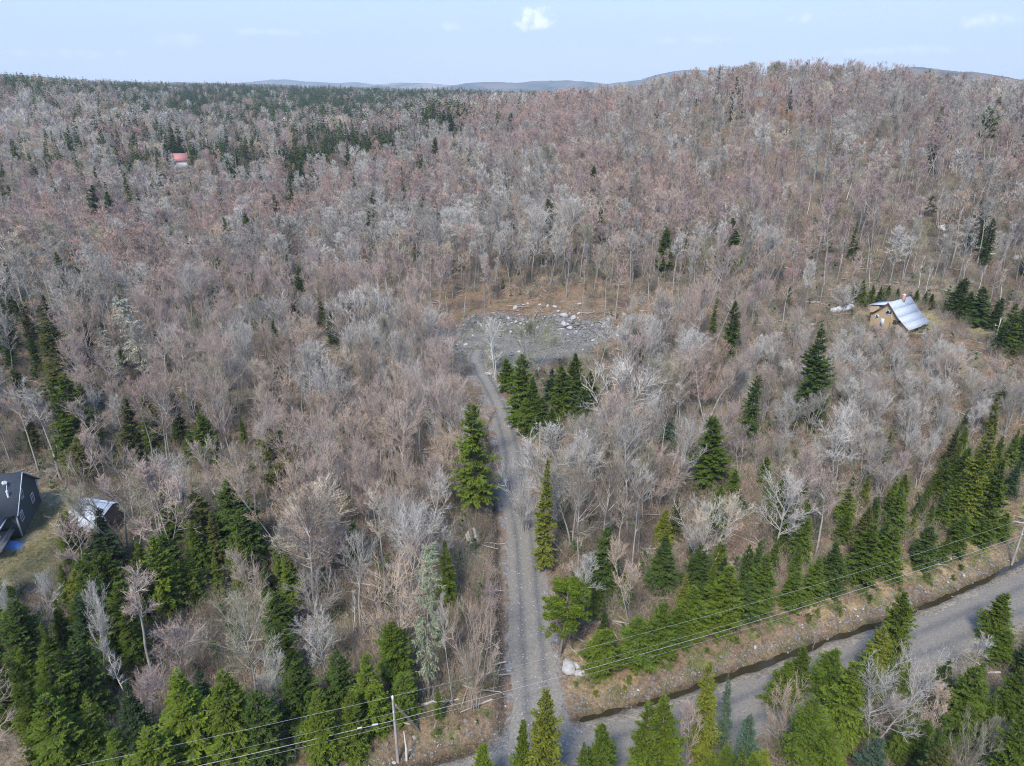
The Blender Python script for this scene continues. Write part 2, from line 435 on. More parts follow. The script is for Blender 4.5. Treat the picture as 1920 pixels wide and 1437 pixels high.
def ground_mat():
    m, nt, out = mat_new('forest_ground')
    Nn, Ll = nt.nodes.new, nt.links.new
    b = Nn('ShaderNodeBsdfPrincipled'); b.inputs['Roughness'].default_value = 0.95; b.inputs['Specular IOR Level'].default_value = 0.1
    Ll(b.outputs[0], out.inputs[0])
    at = Nn('ShaderNodeAttribute'); at.attribute_name = 'gcol'
    ga = Nn('ShaderNodeAttribute'); ga.attribute_name = 'gravel'
    tc = Nn('ShaderNodeTexCoord')
    def noise(sc, det, ro=.6):
        n = Nn('ShaderNodeTexNoise'); n.inputs['Scale'].default_value = sc; n.inputs['Detail'].default_value = det
        n.inputs['Roughness'].default_value = ro
        Ll(tc.outputs['Object'], n.inputs['Vector']); return n.outputs['Fac']
    def mrange(v, a, b_, c, d):
        r = Nn('ShaderNodeMapRange'); r.inputs[1].default_value = a; r.inputs[2].default_value = b_
        r.inputs[3].default_value = c; r.inputs[4].default_value = d; Ll(v, r.inputs[0]); return r.outputs[0]
    fine = mrange(noise(2.2, 8, .75), .3, .7, .38, 1.7)
    mid = mrange(noise(.35, 5), .3, .7, .75, 1.25)
    mu = Nn('ShaderNodeMath'); mu.operation = 'MULTIPLY'; Ll(fine, mu.inputs[0]); Ll(mid, mu.inputs[1])
    sc = Nn('ShaderNodeVectorMath'); sc.operation = 'SCALE'; Ll(at.outputs['Color'], sc.inputs[0]); Ll(mu.outputs[0], sc.inputs['Scale'])
    # pebbles: pale flecks where the ground is gravel
    vo = Nn('ShaderNodeTexVoronoi'); vo.inputs['Scale'].default_value = 3.2; Ll(tc.outputs['Object'], vo.inputs['Vector'])
    pf = mrange(vo.outputs['Distance'], .12, .3, 1, 0)
    pn = mrange(noise(.8, 3), .45, .6, .15, 1.0)
    pm = Nn('ShaderNodeMath'); pm.operation = 'MULTIPLY'; Ll(pf, pm.inputs[0]); Ll(pn, pm.inputs[1])
    pm2 = Nn('ShaderNodeMath'); pm2.operation = 'MULTIPLY'; Ll(pm.outputs[0], pm2.inputs[0]); Ll(ga.outputs['Fac'], pm2.inputs[1])
    mx = Nn('ShaderNodeMix'); mx.data_type = 'RGBA'; Ll(pm2.outputs[0], mx.inputs[0]); Ll(sc.outputs[0], mx.inputs[6]); mx.inputs[7].default_value = (.48, .47, .45, 1)
    # reddish / straw coloured leaf litter flecks
    lf = mrange(noise(5.5, 2, .5), .55, .72, 0, .6)
    inv = Nn('ShaderNodeMath'); inv.operation = 'SUBTRACT'; inv.inputs[0].default_value = 1; Ll(ga.outputs['Fac'], inv.inputs[1])
    lf2 = Nn('ShaderNodeMath'); lf2.operation = 'MULTIPLY'; lf2.use_clamp = True; Ll(lf, lf2.inputs[0]); Ll(inv.outputs[0], lf2.inputs[1])
    mx2 = Nn('ShaderNodeMix'); mx2.data_type = 'RGBA'; Ll(lf2.outputs[0], mx2.inputs[0]); Ll(mx.outputs[2], mx2.inputs[6]); mx2.inputs[7].default_value = (.40, .28, .19, 1)
    Ll(mx2.outputs[2], b.inputs['Base Color'])
    bp = Nn('ShaderNodeBump'); bp.inputs['Strength'].default_value = .7; bp.inputs['Distance'].default_value = .25
    Ll(fine, bp.inputs['Height']); Ll(bp.outputs[0], b.inputs['Normal'])
    return m
M_GROUND = ground_mat()

# ------------------------------------------------------------------ ground mesh (one sheet to the horizon)
def lerp3(a, b, t):
    return a * (1 - t[:, None]) + np.array(b)[None] * t[:, None]
def build_ground():
    az = np.concatenate([np.arange(-180, -48, 4.), np.arange(-48, 48, .26), np.arange(48, 180, 4.)])
    rr = np.concatenate([[0, 10, 20, 28], np.arange(34, 205, .42)])
    g = [205.]
    while g[-1] < 9000: g.append(g[-1] * 1.014 + .2)
    rr = np.concatenate([rr, g])
    A, RR = np.meshgrid(np.radians(az), rr, indexing='ij')
    X, Y = np.sin(A) * RR, np.cos(A) * RR
    Z = terrain(X, Y)
    na, nr = len(az), len(rr)
    x, y = X.ravel(), Y.ravel(); D = np.hypot(x, y)
    _, s, _ = polydist(x, y, ROADP); dd, sd, par = polydist(x, y, DRIVEP)
    near = D < 300
    # sink the ground slightly under the road sheets
    z = Z.ravel().copy()
    under = ((np.abs(s) < RW - .3) | (dd < DW - .3)) & near
    z[under] -= 0.10
    n1 = fbm(x * .12, y * .12, 11); n2 = fbm(x * .7, y * .7, 12); n3 = fbm(x * .04, y * .04, 13)
    litter = np.array([.145, .104, .072])
    C = np.tile(litter, (len(x), 1))
    C = lerp3(C, (.20, .17, .125), smooth(.42, .66, n1))
    C = lerp3(C, (.095, .105, .055), smooth(.52, .72, n2) * .75)
    C = lerp3(C, (.20, .125, .08), smooth(.5, .65, n3) * .7)
    gr = np.zeros(len(x))
    # the slope behind the clearing shows bright orange-brown litter
    cr = clear_r(x, y)
    hill = (1 - smooth(1.9, 2.6, cr)) * smooth(.95, 1.15, cr) * (y > 160) * near
    C = lerp3(C, (.20, .135, .092), hill * .75)
    C = lerp3(C, (.13, .10, .04), hill * smooth(.58, .66, n2) * .8)
    # verge between the trees and the ditch
    v = smooth(4.0, 6.0, s) * (1 - smooth(16, 22, s)) * near
    C = lerp3(C, (.22, .155, .10), v)
    C = lerp3(C, (.32, .235, .13), v * smooth(.5, .6, n1))
    C = lerp3(C, (.11, .13, .04), v * smooth(.50, .60, n2) * .85)
    bk = smooth(5.2, 6.0, s) * (1 - smooth(6.4, 7.6, s + (n2 - .5) * 2)) * near
    C = lerp3(C, (.19, .145, .10), bk * .7); gr = np.maximum(gr, bk)
    wt = np.exp(-((s - 4.9) / .8) ** 2) * near
    C = lerp3(C, (.05, .04, .025), wt * .9)
    sh = (1 - smooth(4.0, 5.0, np.abs(s))) * near
    C = lerp3(C, (.27, .235, .185), sh); gr = np.maximum(gr, sh * .6)
    nearside = smooth(3.2, 4.2, -s) * (1 - smooth(30, 60, -s)) * near
    C = lerp3(C, (.16, .145, .09), nearside * .7)
    # driveway's edges
    e = (1 - smooth(3.2, 5.2 + (n2 - .5) * 3, dd)) * near
    C = lerp3(C, (.23, .165, .12), e * .8)
    dk = np.exp(-((sd - 4.1 - (n1 - .5) * 1.2) / .55) ** 2) * near * (par < 80)
    C = lerp3(C, (.055, .048, .042), dk * .9)  # dark band along the left ditch: its shade put into the ground colour
    e2 = (1 - smooth(2.9, 3.7, dd)) * near
    C = lerp3(C, (.25, .245, .235), e2 * smooth(.4, .55, n2)); gr = np.maximum(gr, e2 * .7)
    # driveway mouth flare
    mo = (1 - smooth(5.5, 8, np.hypot(x - 3.5, (y - 53) * 1.3))) * near
    C = lerp3(C, (.24, .235, .225), mo); gr = np.maximum(gr, mo)
    # clearing
    cm = (1 - smooth(.97, 1.1, cr)) * near
    C = lerp3(C, (.185, .175, .15), cm); gr = np.maximum(gr, cm * .8)
    C = lerp3(C, (.15, .145, .095), cm * smooth(.45, .6, n1) * .8)
    rim = np.exp(-((cr - 1.0) / .09) ** 2) * near * (y > 158)
    C = lerp3(C, (.12, .11, .10), rim * .7); gr = np.maximum(gr, rim)
    # yards with pale dead grass
    ym = yard_m(x, y) * near
    C = lerp3(C, (.33, .275, .17), ym); C = lerp3(C, (.19, .165, .075), ym * smooth(.5, .62, n1)); gr *= 1 - ym
    # far forest floor fades into the tone of the forest itself
    C = lerp3(C, (.10, .095, .075), smooth(450, 900, D))
    V = np.stack([x, y, z], 1)
    i = np.arange(na)[:, None] * nr; j = np.arange(nr - 1)[None]
    i2 = (np.arange(na)[:, None] + 1) % na * nr
    F = np.stack([i + j, i + j + 1, i2 + j + 1, i2 + j], -1).reshape(-1, 4)
    mb = MB(); mb.add(V, F)
    me = mb.mesh('ground', [M_GROUND], True)
    ca = me.attributes.new('gcol', 'FLOAT_COLOR', 'POINT')
    ca.data.foreach_set('color', np.concatenate([C, np.ones((len(C), 1))], 1).ravel().astype(np.float32))
    ga = me.attributes.new('gravel', 'FLOAT', 'POINT'); ga.data.foreach_set('value', gr.astype(np.float32))
    o = bpy.data.objects.new('ground', me); COL.objects.link(o); tag(o, kind='structure')
    return o
build_ground()

def road_mat(name, base, track, pebble, pscale):
    m, nt, out = mat_new(name)
    Nn, Ll = nt.nodes.new, nt.links.new
    b = Nn('ShaderNodeBsdfPrincipled'); b.inputs['Roughness'].default_value = .9; b.inputs['Specular IOR Level'].default_value = .15
    Ll(b.outputs[0], out.inputs[0])
    tc = Nn('ShaderNodeTexCoord'); tr = Nn('ShaderNodeAttribute'); tr.attribute_name = 'tw'
    def noise(sc, det, ro=.6):
        n = Nn('ShaderNodeTexNoise'); n.inputs['Scale'].default_value = sc; n.inputs['Detail'].default_value = det; n.inputs['Roughness'].default_value = ro
        Ll(tc.outputs['Object'], n.inputs['Vector']); return n.outputs['Fac']
    def mrange(v, a, b_, c, d):
        r = Nn('ShaderNodeMapRange'); r.inputs[1].default_value = a; r.inputs[2].default_value = b_
        r.inputs[3].default_value = c; r.inputs[4].default_value = d; Ll(v, r.inputs[0]); return r.outputs[0]
    mx = Nn('ShaderNodeMix'); mx.data_type = 'RGBA'; mx.inputs[6].default_value = (*track, 1); mx.inputs[7].default_value = (*base, 1)
    ad = Nn('ShaderNodeMath'); ad.operation = 'ADD'; Ll(tr.outputs['Fac'], ad.inputs[0]); Ll(mrange(noise(.5, 4), .3, .7, -.28, .28), ad.inputs[1]); ad.use_clamp = True
    Ll(ad.outputs[0], mx.inputs[0])
    sc = Nn('ShaderNodeVectorMath'); sc.operation = 'SCALE'; Ll(mx.outputs[2], sc.inputs[0]); Ll(mrange(noise(4, 8, .8), .3, .7, .6, 1.4), sc.inputs['Scale'])
    vo = Nn('ShaderNodeTexVoronoi'); vo.inputs['Scale'].default_value = pscale; Ll(tc.outputs['Object'], vo.inputs['Vector'])
    pm = Nn('ShaderNodeMath'); pm.operation = 'MULTIPLY'; Ll(mrange(vo.outputs['Distance'], .1, .28, 1, 0), pm.inputs[0]); Ll(mrange(noise(1.3, 3), .45, .62, 0, pebble), pm.inputs[1])
    mx2 = Nn('ShaderNodeMix'); mx2.data_type = 'RGBA'; Ll(pm.outputs[0], mx2.inputs[0]); Ll(sc.outputs[0], mx2.inputs[6]); mx2.inputs[7].default_value = (.5, .49, .47, 1)
    Ll(mx2.outputs[2], b.inputs['Base Color'])
    bp = Nn('ShaderNodeBump'); bp.inputs['Strength'].default_value = .5; bp.inputs['Distance'].default_value = .1
    Ll(noise(6, 4), bp.inputs['Height']); Ll(bp.outputs[0], b.inputs['Normal'])
    return m
def strip(name, P, hw, mat, step, lift, i0=0, i1=None, seed=1, across=14, tracks=None, taper=None):
    i1 = i1 or len(P)
    Q = P[i0:i1]; seg = np.linalg.norm(np.diff(Q, axis=0), axis=1); sl = np.concatenate([[0], np.cumsum(seg)])
    t = np.arange(0, sl[-1], step)
    cx, cy_ = np.interp(t, sl, Q[:, 0]), np.interp(t, sl, Q[:, 1])
    dx, dy = np.gradient(cx), np.gradient(cy_); l = np.hypot(dx, dy); nx, ny = -dy / l, dx / l
    wl = hw + (fbm(t * .35, t * 0 + 3, seed) - .5) * 1.2 + (fbm(t * 1.6, t * 0 + 9, seed) - .5) * .5
    wr = hw + (fbm(t * .35, t * 0 + 13, seed + 5) - .5) * 1.2 + (fbm(t * 1.6, t * 0 + 19, seed + 5) - .5) * .5
    if taper is not None:
        f = taper(t / sl[-1], t); wl = wl * f; wr = wr * f
    k = np.linspace(-1, 1, across + 1)
    off = np.where(k[None] < 0, k[None] * wr[:, None], k[None] * wl[:, None])
    X = cx[:, None] + nx[:, None] * off; Y = cy_[:, None] + ny[:, None] * off
    Z = terrain(X, Y) + lift
    Z[:, 0] -= 0.03; Z[:, -1] -= 0.03
    n, c = X.shape
    V = np.stack([X, Y, Z], -1).reshape(-1, 3)
    i = np.arange(n - 1)[:, None] * c; j = np.arange(c - 1)[None]
    F = np.stack([i + j, i + j + 1, i + c + j + 1, i + c + j], -1).reshape(-1, 4)
    a = np.ones_like(off)
    for tr, wd in (tracks or ()):
        a = a - np.exp(-((off - tr) / wd) ** 2)
    mb = MB(); mb.add(V[:, :], F[:, ::-1], a.ravel())
    o = mb.build(name, mat, None, True); tag(o, kind='structure'); return o
M_ROAD = road_mat('packed_gravel_road', (.195, .175, .15), (.125, .122, .116), .3, 3.0)
M_DRIVE = road_mat('loose_gravel_driveway', (.205, .188, .162), (.120, .118, .115), .8, 2.3)
strip('road', ROADP, RW, M_ROAD, .6, .035, tracks=((-1.5, .5), (1.4, .5)), seed=3)
strip('driveway', DRIVEP, DW, M_DRIVE, .5, .06, tracks=((-1.2, .4), (1.1, .4)), seed=31,
      taper=lambda f, t: 1 + .9 * np.exp(-t / 2.5) - 0.16 * smooth(.3, .6, f) - 0.25 * smooth(.65, .85, f))

# water lying in the roadside ditch
def ditch_water():
    m = simple('dark_ditch_water', (.035, .028, .014), .12, spec=.5)
    P = ROADP; seg = np.linalg.norm(np.diff(P, axis=0), axis=1); sl = np.concatenate([[0], np.cumsum(seg)])
    t = np.arange(0, sl[-1], .5); cx, cy_ = np.interp(t, sl, P[:, 0]), np.interp(t, sl, P[:, 1])
    dx, dy = np.gradient(cx), np.gradient(cy_); l = np.hypot(dx, dy); nx, ny = -dy / l, dx / l
    k = np.linspace(3.7, 6.1, 5)
    X = cx[:, None] + nx[:, None] * k; Y = cy_[:, None] + ny[:, None] * k
    keep = (cx > 8.0) & (cx < 110)
    X, Y = X[keep], Y[keep]; Z = np.full(X.shape, -.47) + (X * 0)
    n, c = X.shape; i = np.arange(n - 1)[:, None] * c; j = np.arange(c - 1)[None]
    F = np.stack([i + j, i + j + 1, i + c + j + 1, i + c + j], -1).reshape(-1, 4)
    mb = MB(); mb.add(np.stack([X, Y, Z], -1).reshape(-1, 3), F[:, ::-1])
    tag(mb.build('ditch_water', m), kind='structure')
ditch_water()

# ------------------------------------------------------------------ distant hills
def hill_range(name, prof, dist, depth, mat, seed):
    """a rounded ridge: prof = [(pixel x, pixel y of the crest)], its crest at the given distance"""
    xs = np.arange(prof[0][0], prof[-1][0] + 1, 4.)
    ys = np.interp(xs, [p[0] for p in prof], [p[1] for p in prof])
    kk = np.exp(-0.5 * (np.arange(-8, 9) / 4.) ** 2); kk /= kk.sum()
    ys = np.convolve(np.pad(ys, 8, mode='edge'), kk, 'valid')
    ys = ys + (fbm(xs / 30, xs * 0 + seed, seed) - .5) * 3 + (fbm(xs / 7, xs * 0 + seed, seed) - .5) * 1.2
    d = np.array([ray(a, b) for a, b in zip(xs, ys)]); h = np.hypot(d[:, 0], d[:, 1])
    crest = CAM_H + d[:, 2] / h * dist
    t = np.linspace(-1, 1, 25)
    prof_t = np.cos(t * np.pi / 2) ** 1.3
    Dd = dist + t[None] * depth
    X = d[:, 0:1] / h[:, None] * Dd; Y = d[:, 1:2] / h[:, None] * Dd
    nz = (fbm(X / 260, Y / 260, seed + 3) - .5) * 60 * (1 - prof_t[None] ** 4) * (prof_t[None] > .02)
    Z = -60 + (crest[:, None] + 60) * prof_t[None] + nz
    n, c = X.shape; i = np.arange(n - 1)[:, None] * c; j = np.arange(c - 1)[None]
    F = np.stack([i + j, i + j + 1, i + c + j + 1, i + c + j], -1).reshape(-1, 4)
    mb = MB(); mb.add(np.stack([X, Y, Z], -1).reshape(-1, 3), F)
    o = mb.build(name, mat, None, True); tag(o, kind='structure'); return o
def hill_mat(name, a, b, scale, lo=.45, hi=.58):
    m, nt, out = mat_new(name)
    Nn, Ll = nt.nodes.new, nt.links.new
    d = Nn('ShaderNodeBsdfDiffuse'); Ll(d.outputs[0], out.inputs[0])
    tc = Nn('ShaderNodeTexCoord'); n = Nn('ShaderNodeTexNoise'); n.inputs['Scale'].default_value = scale; n.inputs['Detail'].default_value = 8
    n.inputs['Roughness'].default_value = .62
    Ll(tc.outputs['Object'], n.inputs['Vector'])
    r = Nn('ShaderNodeMapRange'); r.inputs[1].default_value = lo; r.inputs[2].default_value = hi; Ll(n.outputs['Fac'], r.inputs[0])
    mx = Nn('ShaderNodeMix'); mx.data_type = 'RGBA'; mx.inputs[6].default_value = (*a, 1); mx.inputs[7].default_value = (*b, 1); Ll(r.outputs[0], mx.inputs[0])
    Ll(mx.outputs[2], d.inputs['Color'])
    return m
M_HILL_N = hill_mat('wooded_hillside', (.045, .06, .05), (.16, .13, .12), .006)
M_HILL_P = hill_mat('patchwork_hillside', (.06, .08, .08), (.36, .30, .27), .0035, .42, .56)
hill_range('hills', [(-200, 135), (0, 139), (60, 142), (140, 150), (300, 154), (480, 157), (560, 160)], 4200, 900, M_HILL_N, 5)
hill_range('hills', [(640, 166), (700, 158), (760, 154), (820, 158), (860, 160), (950, 163), (1040, 165), (1100, 166)], 6500, 900, M_HILL_P, 8)
hill_range('hills', [(820, 165), (880, 155), (935, 151), (965, 158), (985, 154), (1010, 151), (1080, 151), (1140, 158), (1200, 150), (1260, 133), (1320, 131), (1390, 140), (1460, 150)], 5600, 1000, M_HILL_N, 11)
hill_range('hills', [(380, 160), (450, 154), (530, 148), (580, 153), (640, 156), (668, 152), (700, 158), (760, 162)], 9000, 1200, M_HILL_N, 14)
hill_range('hills', [(1560, 150), (1640, 136), (1700, 125), (1740, 126), (1780, 133), (1850, 138), (1920, 150), (2050, 165), (2150, 170)], 2600, 700, M_HILL_N, 17)

# ------------------------------------------------------------------ haze: the air between
_hz = MB(); _hz.box((0, 0, 250), (22000, 22000, 900))
_m, _nt, _out = mat_new('pale_air')
_pv = _nt.nodes.new('ShaderNodeVolumePrincipled')
_pv.inputs['Color'].default_value = (.74, .88, 1.0, 1)
_pv.inputs['Density'].default_value = 0.00014
_pv.inputs['Anisotropy'].default_value = 0.0
_nt.links.new(_pv.outputs[0], _out.inputs['Volume'])
haze = _hz.build('haze', _m); tag(haze, kind='stuff')

# ------------------------------------------------------------------ tree generators
def unit(v): return v / (np.linalg.norm(v, axis=-1, keepdims=True) + 1e-9)
def grow(rng, start, dirn, length, nseg, wander, up, upvec=(0, 0, 1)):
    n = len(start); pts = np.zeros((n, nseg + 1, 3)); pts[:, 0] = start; d = unit(dirn)
    st = (length / nseg)[:, None]
    for k in range(nseg):
        d = unit(d + rng.normal(0, wander, (n, 3)) + np.array(upvec) * up)
        pts[:, k + 1] = pts[:, k] + d * st
    return pts
def tubes(mb, pts, r0, r1, sides, a, m=0):
    n, k, _ = pts.shape
    d = np.gradient(pts, axis=1) if k > 2 else np.repeat((pts[:, 1:] - pts[:, :1]), 2, 1)
    d = unit(d)
    ov = unit(pts[:, -1] - pts[:, 0])
    ref = np.where(np.abs(ov[:, 2:3]) < .7, np.array([[0, 0, 1.]]), np.array([[1., 0, 0]]))
    p = unit(np.cross(d, ref[:, None, :])); q = np.cross(d, p)
    t = np.linspace(0, 1, k)
    r = (r0[:, None] * (1 - t) + r1[:, None] * t)
    th = np.arange(sides) * 2 * np.pi / sides
    V = pts[:, :, None] + r[:, :, None, None] * (p[:, :, None] * np.cos(th)[None, None, :, None] + q[:, :, None] * np.sin(th)[None, None, :, None])
    base = np.arange(n)[:, None, None] * (k * sides)
    i = np.arange(k - 1)[None, :, None] * sides; j = np.arange(sides)[None, None]; j2 = (j + 1) % sides
    F = np.stack(np.broadcast_arrays(base + i + j, base + i + j2, base + i + sides + j2, base + i + sides + j), -1).reshape(-1, 4)
    mb.add(V.reshape(-1, 3), F, a, m)
def slivers(mb, rng, start, end, wdt, a, m=0):
    """tapering three-sided-thin twigs: one long triangle each, turned any way round"""
    d = unit(end - start); s = unit(np.cross(d, rng.normal(0, 1, d.shape)))
    w_ = (wdt / 2)[:, None]
    V = np.stack([start - s * w_, start + s * w_, end], 1).reshape(-1, 3)
    F = np.arange(len(start) * 3).reshape(-1, 3)
    mb.add(V, F, a, m)
def along(rng, pts, n_per, lo, hi):
    """n_per random points on each polyline -> position, direction, index, t"""
    n, k, _ = pts.shape
    t = rng.uniform(lo, hi, (n, n_per)); f = t * (k - 1); i = np.minimum(f.astype(int), k - 2); fr = (f - i)[..., None]
    idx = np.arange(n)[:, None]
    a, b = pts[idx, i], pts[idx, i + 1]
    return (a * (1 - fr) + b * fr).reshape(-1, 3), unit(b - a).reshape(-1, 3), np.repeat(np.arange(n), n_per), t.ravel()
def branch_dirs(rng, d, ang, spread=.25):
    s = unit(np.cross(d, rng.normal(0, 1, d.shape)))
    a = (ang + rng.normal(0, spread, len(d)))[:, None]
    return unit(d * np.cos(a) + s * np.sin(a))

def bare_tree(seed, Ht, cw, cs, kind='maple', lod=0, trunk_mat=None):
    """returns (trunk MB, crown MB). Ht height, cw crown half width, cs height fraction where the crown starts"""
    rng = np.random.default_rng(seed)
    tr, cr = MB(), MB()
    nstem = {'maple': 1, 'fork': 2, 'brush': 5, 'thin': 1}[kind]
    stems = []
    for s_ in range(nstem):
        lean = rng.normal(0, .035 if nstem == 1 else .16, 2)
        off = rng.normal(0, .12 if nstem > 1 else 0, 2) * (2 if kind == 'brush' else 1)
        th = Ht * (0.93 if nstem == 1 else rng.uniform(.75, .93))
        stems.append(grow(rng, np.array([[off[0], off[1], -0.4]]), np.array([[lean[0], lean[1], 1.]]), np.array([th + .4]), 10, .045, .06 if nstem > 1 else .03)[0])
    stems = np.array(stems)
    rb = Ht * (.0110 if kind != 'thin' else .0088) * (1 if nstem == 1 else .62)
    # main stem as the trunk (its lower reach), the rest belongs to the crown
    tubes(tr, stems, np.full(nstem, rb), np.full(nstem, rb * .12), 6 if lod == 0 else 4, 0.0)
    nl = {'maple': 20, 'fork': 11, 'brush': 5, 'thin': 16}[kind]
    if lod: nl = max(5, int(nl * .75))
    P, d, si, t = along(rng, stems, nl, cs, .97)
    prof = np.sin(np.clip((t - cs) / (1 - cs), 0.06, 1) * np.pi * .80 + .42)
    ll = cw * 1.22 * np.clip(prof, .25, 1) * rng.uniform(.75, 1.15, len(P))
    outv = unit(np.stack([np.cos(q := rng.uniform(0, 2 * np.pi, len(P))), np.sin(q), np.zeros(len(P))], 1))
    elev = R(38) + (t - cs) / (1 - cs) * R(40) + rng.normal(0, .13, len(P))
    ld = unit(outv * np.cos(elev)[:, None] + np.array([0, 0, 1.]) * np.sin(elev)[:, None])
    limbs = grow(rng, P, ld, ll, 6, .07, .095)
    rl = np.clip(rb * .50 * (1 - t * .55), .025, 1)
    tubes(cr, limbs, rl, rl * .25, 4 if lod == 0 else 3, 0.15)
    if kind != 'brush' and nstem >= 1:
        # tops of the stems carry branches of their own
        limbs2 = stems[:, -4:]
        limbs2 = limbs2[:, np.round(np.linspace(0, 3, 7)).astype(int)] + 0
        li = np.linspace(0, 3, 7); f0 = np.minimum(li.astype(int), 2); fr = (li - f0)[None, :, None]
        s4 = stems[:, -4:]; limbs2 = s4[:, f0] * (1 - fr) + s4[:, f0 + 1] * fr
        limbs = np.concatenate([limbs, limbs2]); ll = np.concatenate([ll, np.full(nstem, cw * .8)])
    if lod == 0:
        P, d, bi, t = along(rng, limbs, 11, .18, 1.0)
        bl = ll[bi] * .42 * (1.1 - t * .5) * rng.uniform(.7, 1.25, len(P))
        br = grow(rng, P, branch_dirs(rng, d, R(34)), bl, 3, .11, .12)
        tubes(cr, br, np.full(len(P), .026), np.full(len(P), .012), 3, 0.45)
        P, d, ti, t = along(rng, br, 6, .12, 1.0)
        tl = bl[ti] * .5 * rng.uniform(.6, 1.3, len(P))
        tw = grow(rng, P, branch_dirs(rng, d, R(30)), tl, 2, .09, .12)
        slivers(cr, rng, tw[:, 0], tw[:, 1], np.full(len(P), .021), .8)
        slivers(cr, rng, tw[:, 1] - unit(tw[:, 1] - tw[:, 0]) * .08, tw[:, 2], np.full(len(P), .017), .9)
        P, d, fi, t = along(rng, tw, 3, .2, 1.0)
        e = P + branch_dirs(rng, d, R(28)) * (tl[fi] * .62 * rng.uniform(.6, 1.2, len(P)))[:, None] + np.array([0, 0, .05])
        slivers(cr, rng, P, e, np.full(len(P), .016), 1.0)
        P, d, fi, t = along(rng, limbs, 10, .3, 1.0)
        e = P + branch_dirs(rng, d, R(45)) * rng.uniform(.3, .9, len(P))[:, None] + np.array([0, 0, .1])
        slivers(cr, rng, P, e, np.full(len(P), .018), 1.0)
    elif lod == 1:
        P, d, bi, t = along(rng, limbs, 8, .18, 1.0)
        bl = ll[bi] * .42 * (1.1 - t * .5) * rng.uniform(.7, 1.25, len(P))
        br = grow(rng, P, branch_dirs(rng, d, R(42)), bl, 2, .16, .16)
        slivers(cr, rng, br[:, 0], br[:, 1], np.full(len(P), .05), .5); slivers(cr, rng, br[:, 1], br[:, 2], np.full(len(P), .04), .6)
        P, d, ti, t = along(rng, br, 11, .1, 1.0)
        e = P + branch_dirs(rng, d, R(38)) * (bl[ti] * .62 * rng.uniform(.6, 1.3, len(P)))[:, None] + np.array([0, 0, .08])
        slivers(cr, rng, P, e, np.full(len(P), .042), .95)
    else:
        P, d, bi, t = along(rng, limbs, 14, .15, 1.0)
        bl = ll[bi] * .55 * (1.1 - t * .5) * rng.uniform(.7, 1.25, len(P))
        e = P + unit(branch_dirs(rng, d, R(42)) + np.array([0, 0, .3])) * bl[:, None]
        slivers(cr, rng, P, e, np.full(len(P), .14), .95)
    return tr, cr

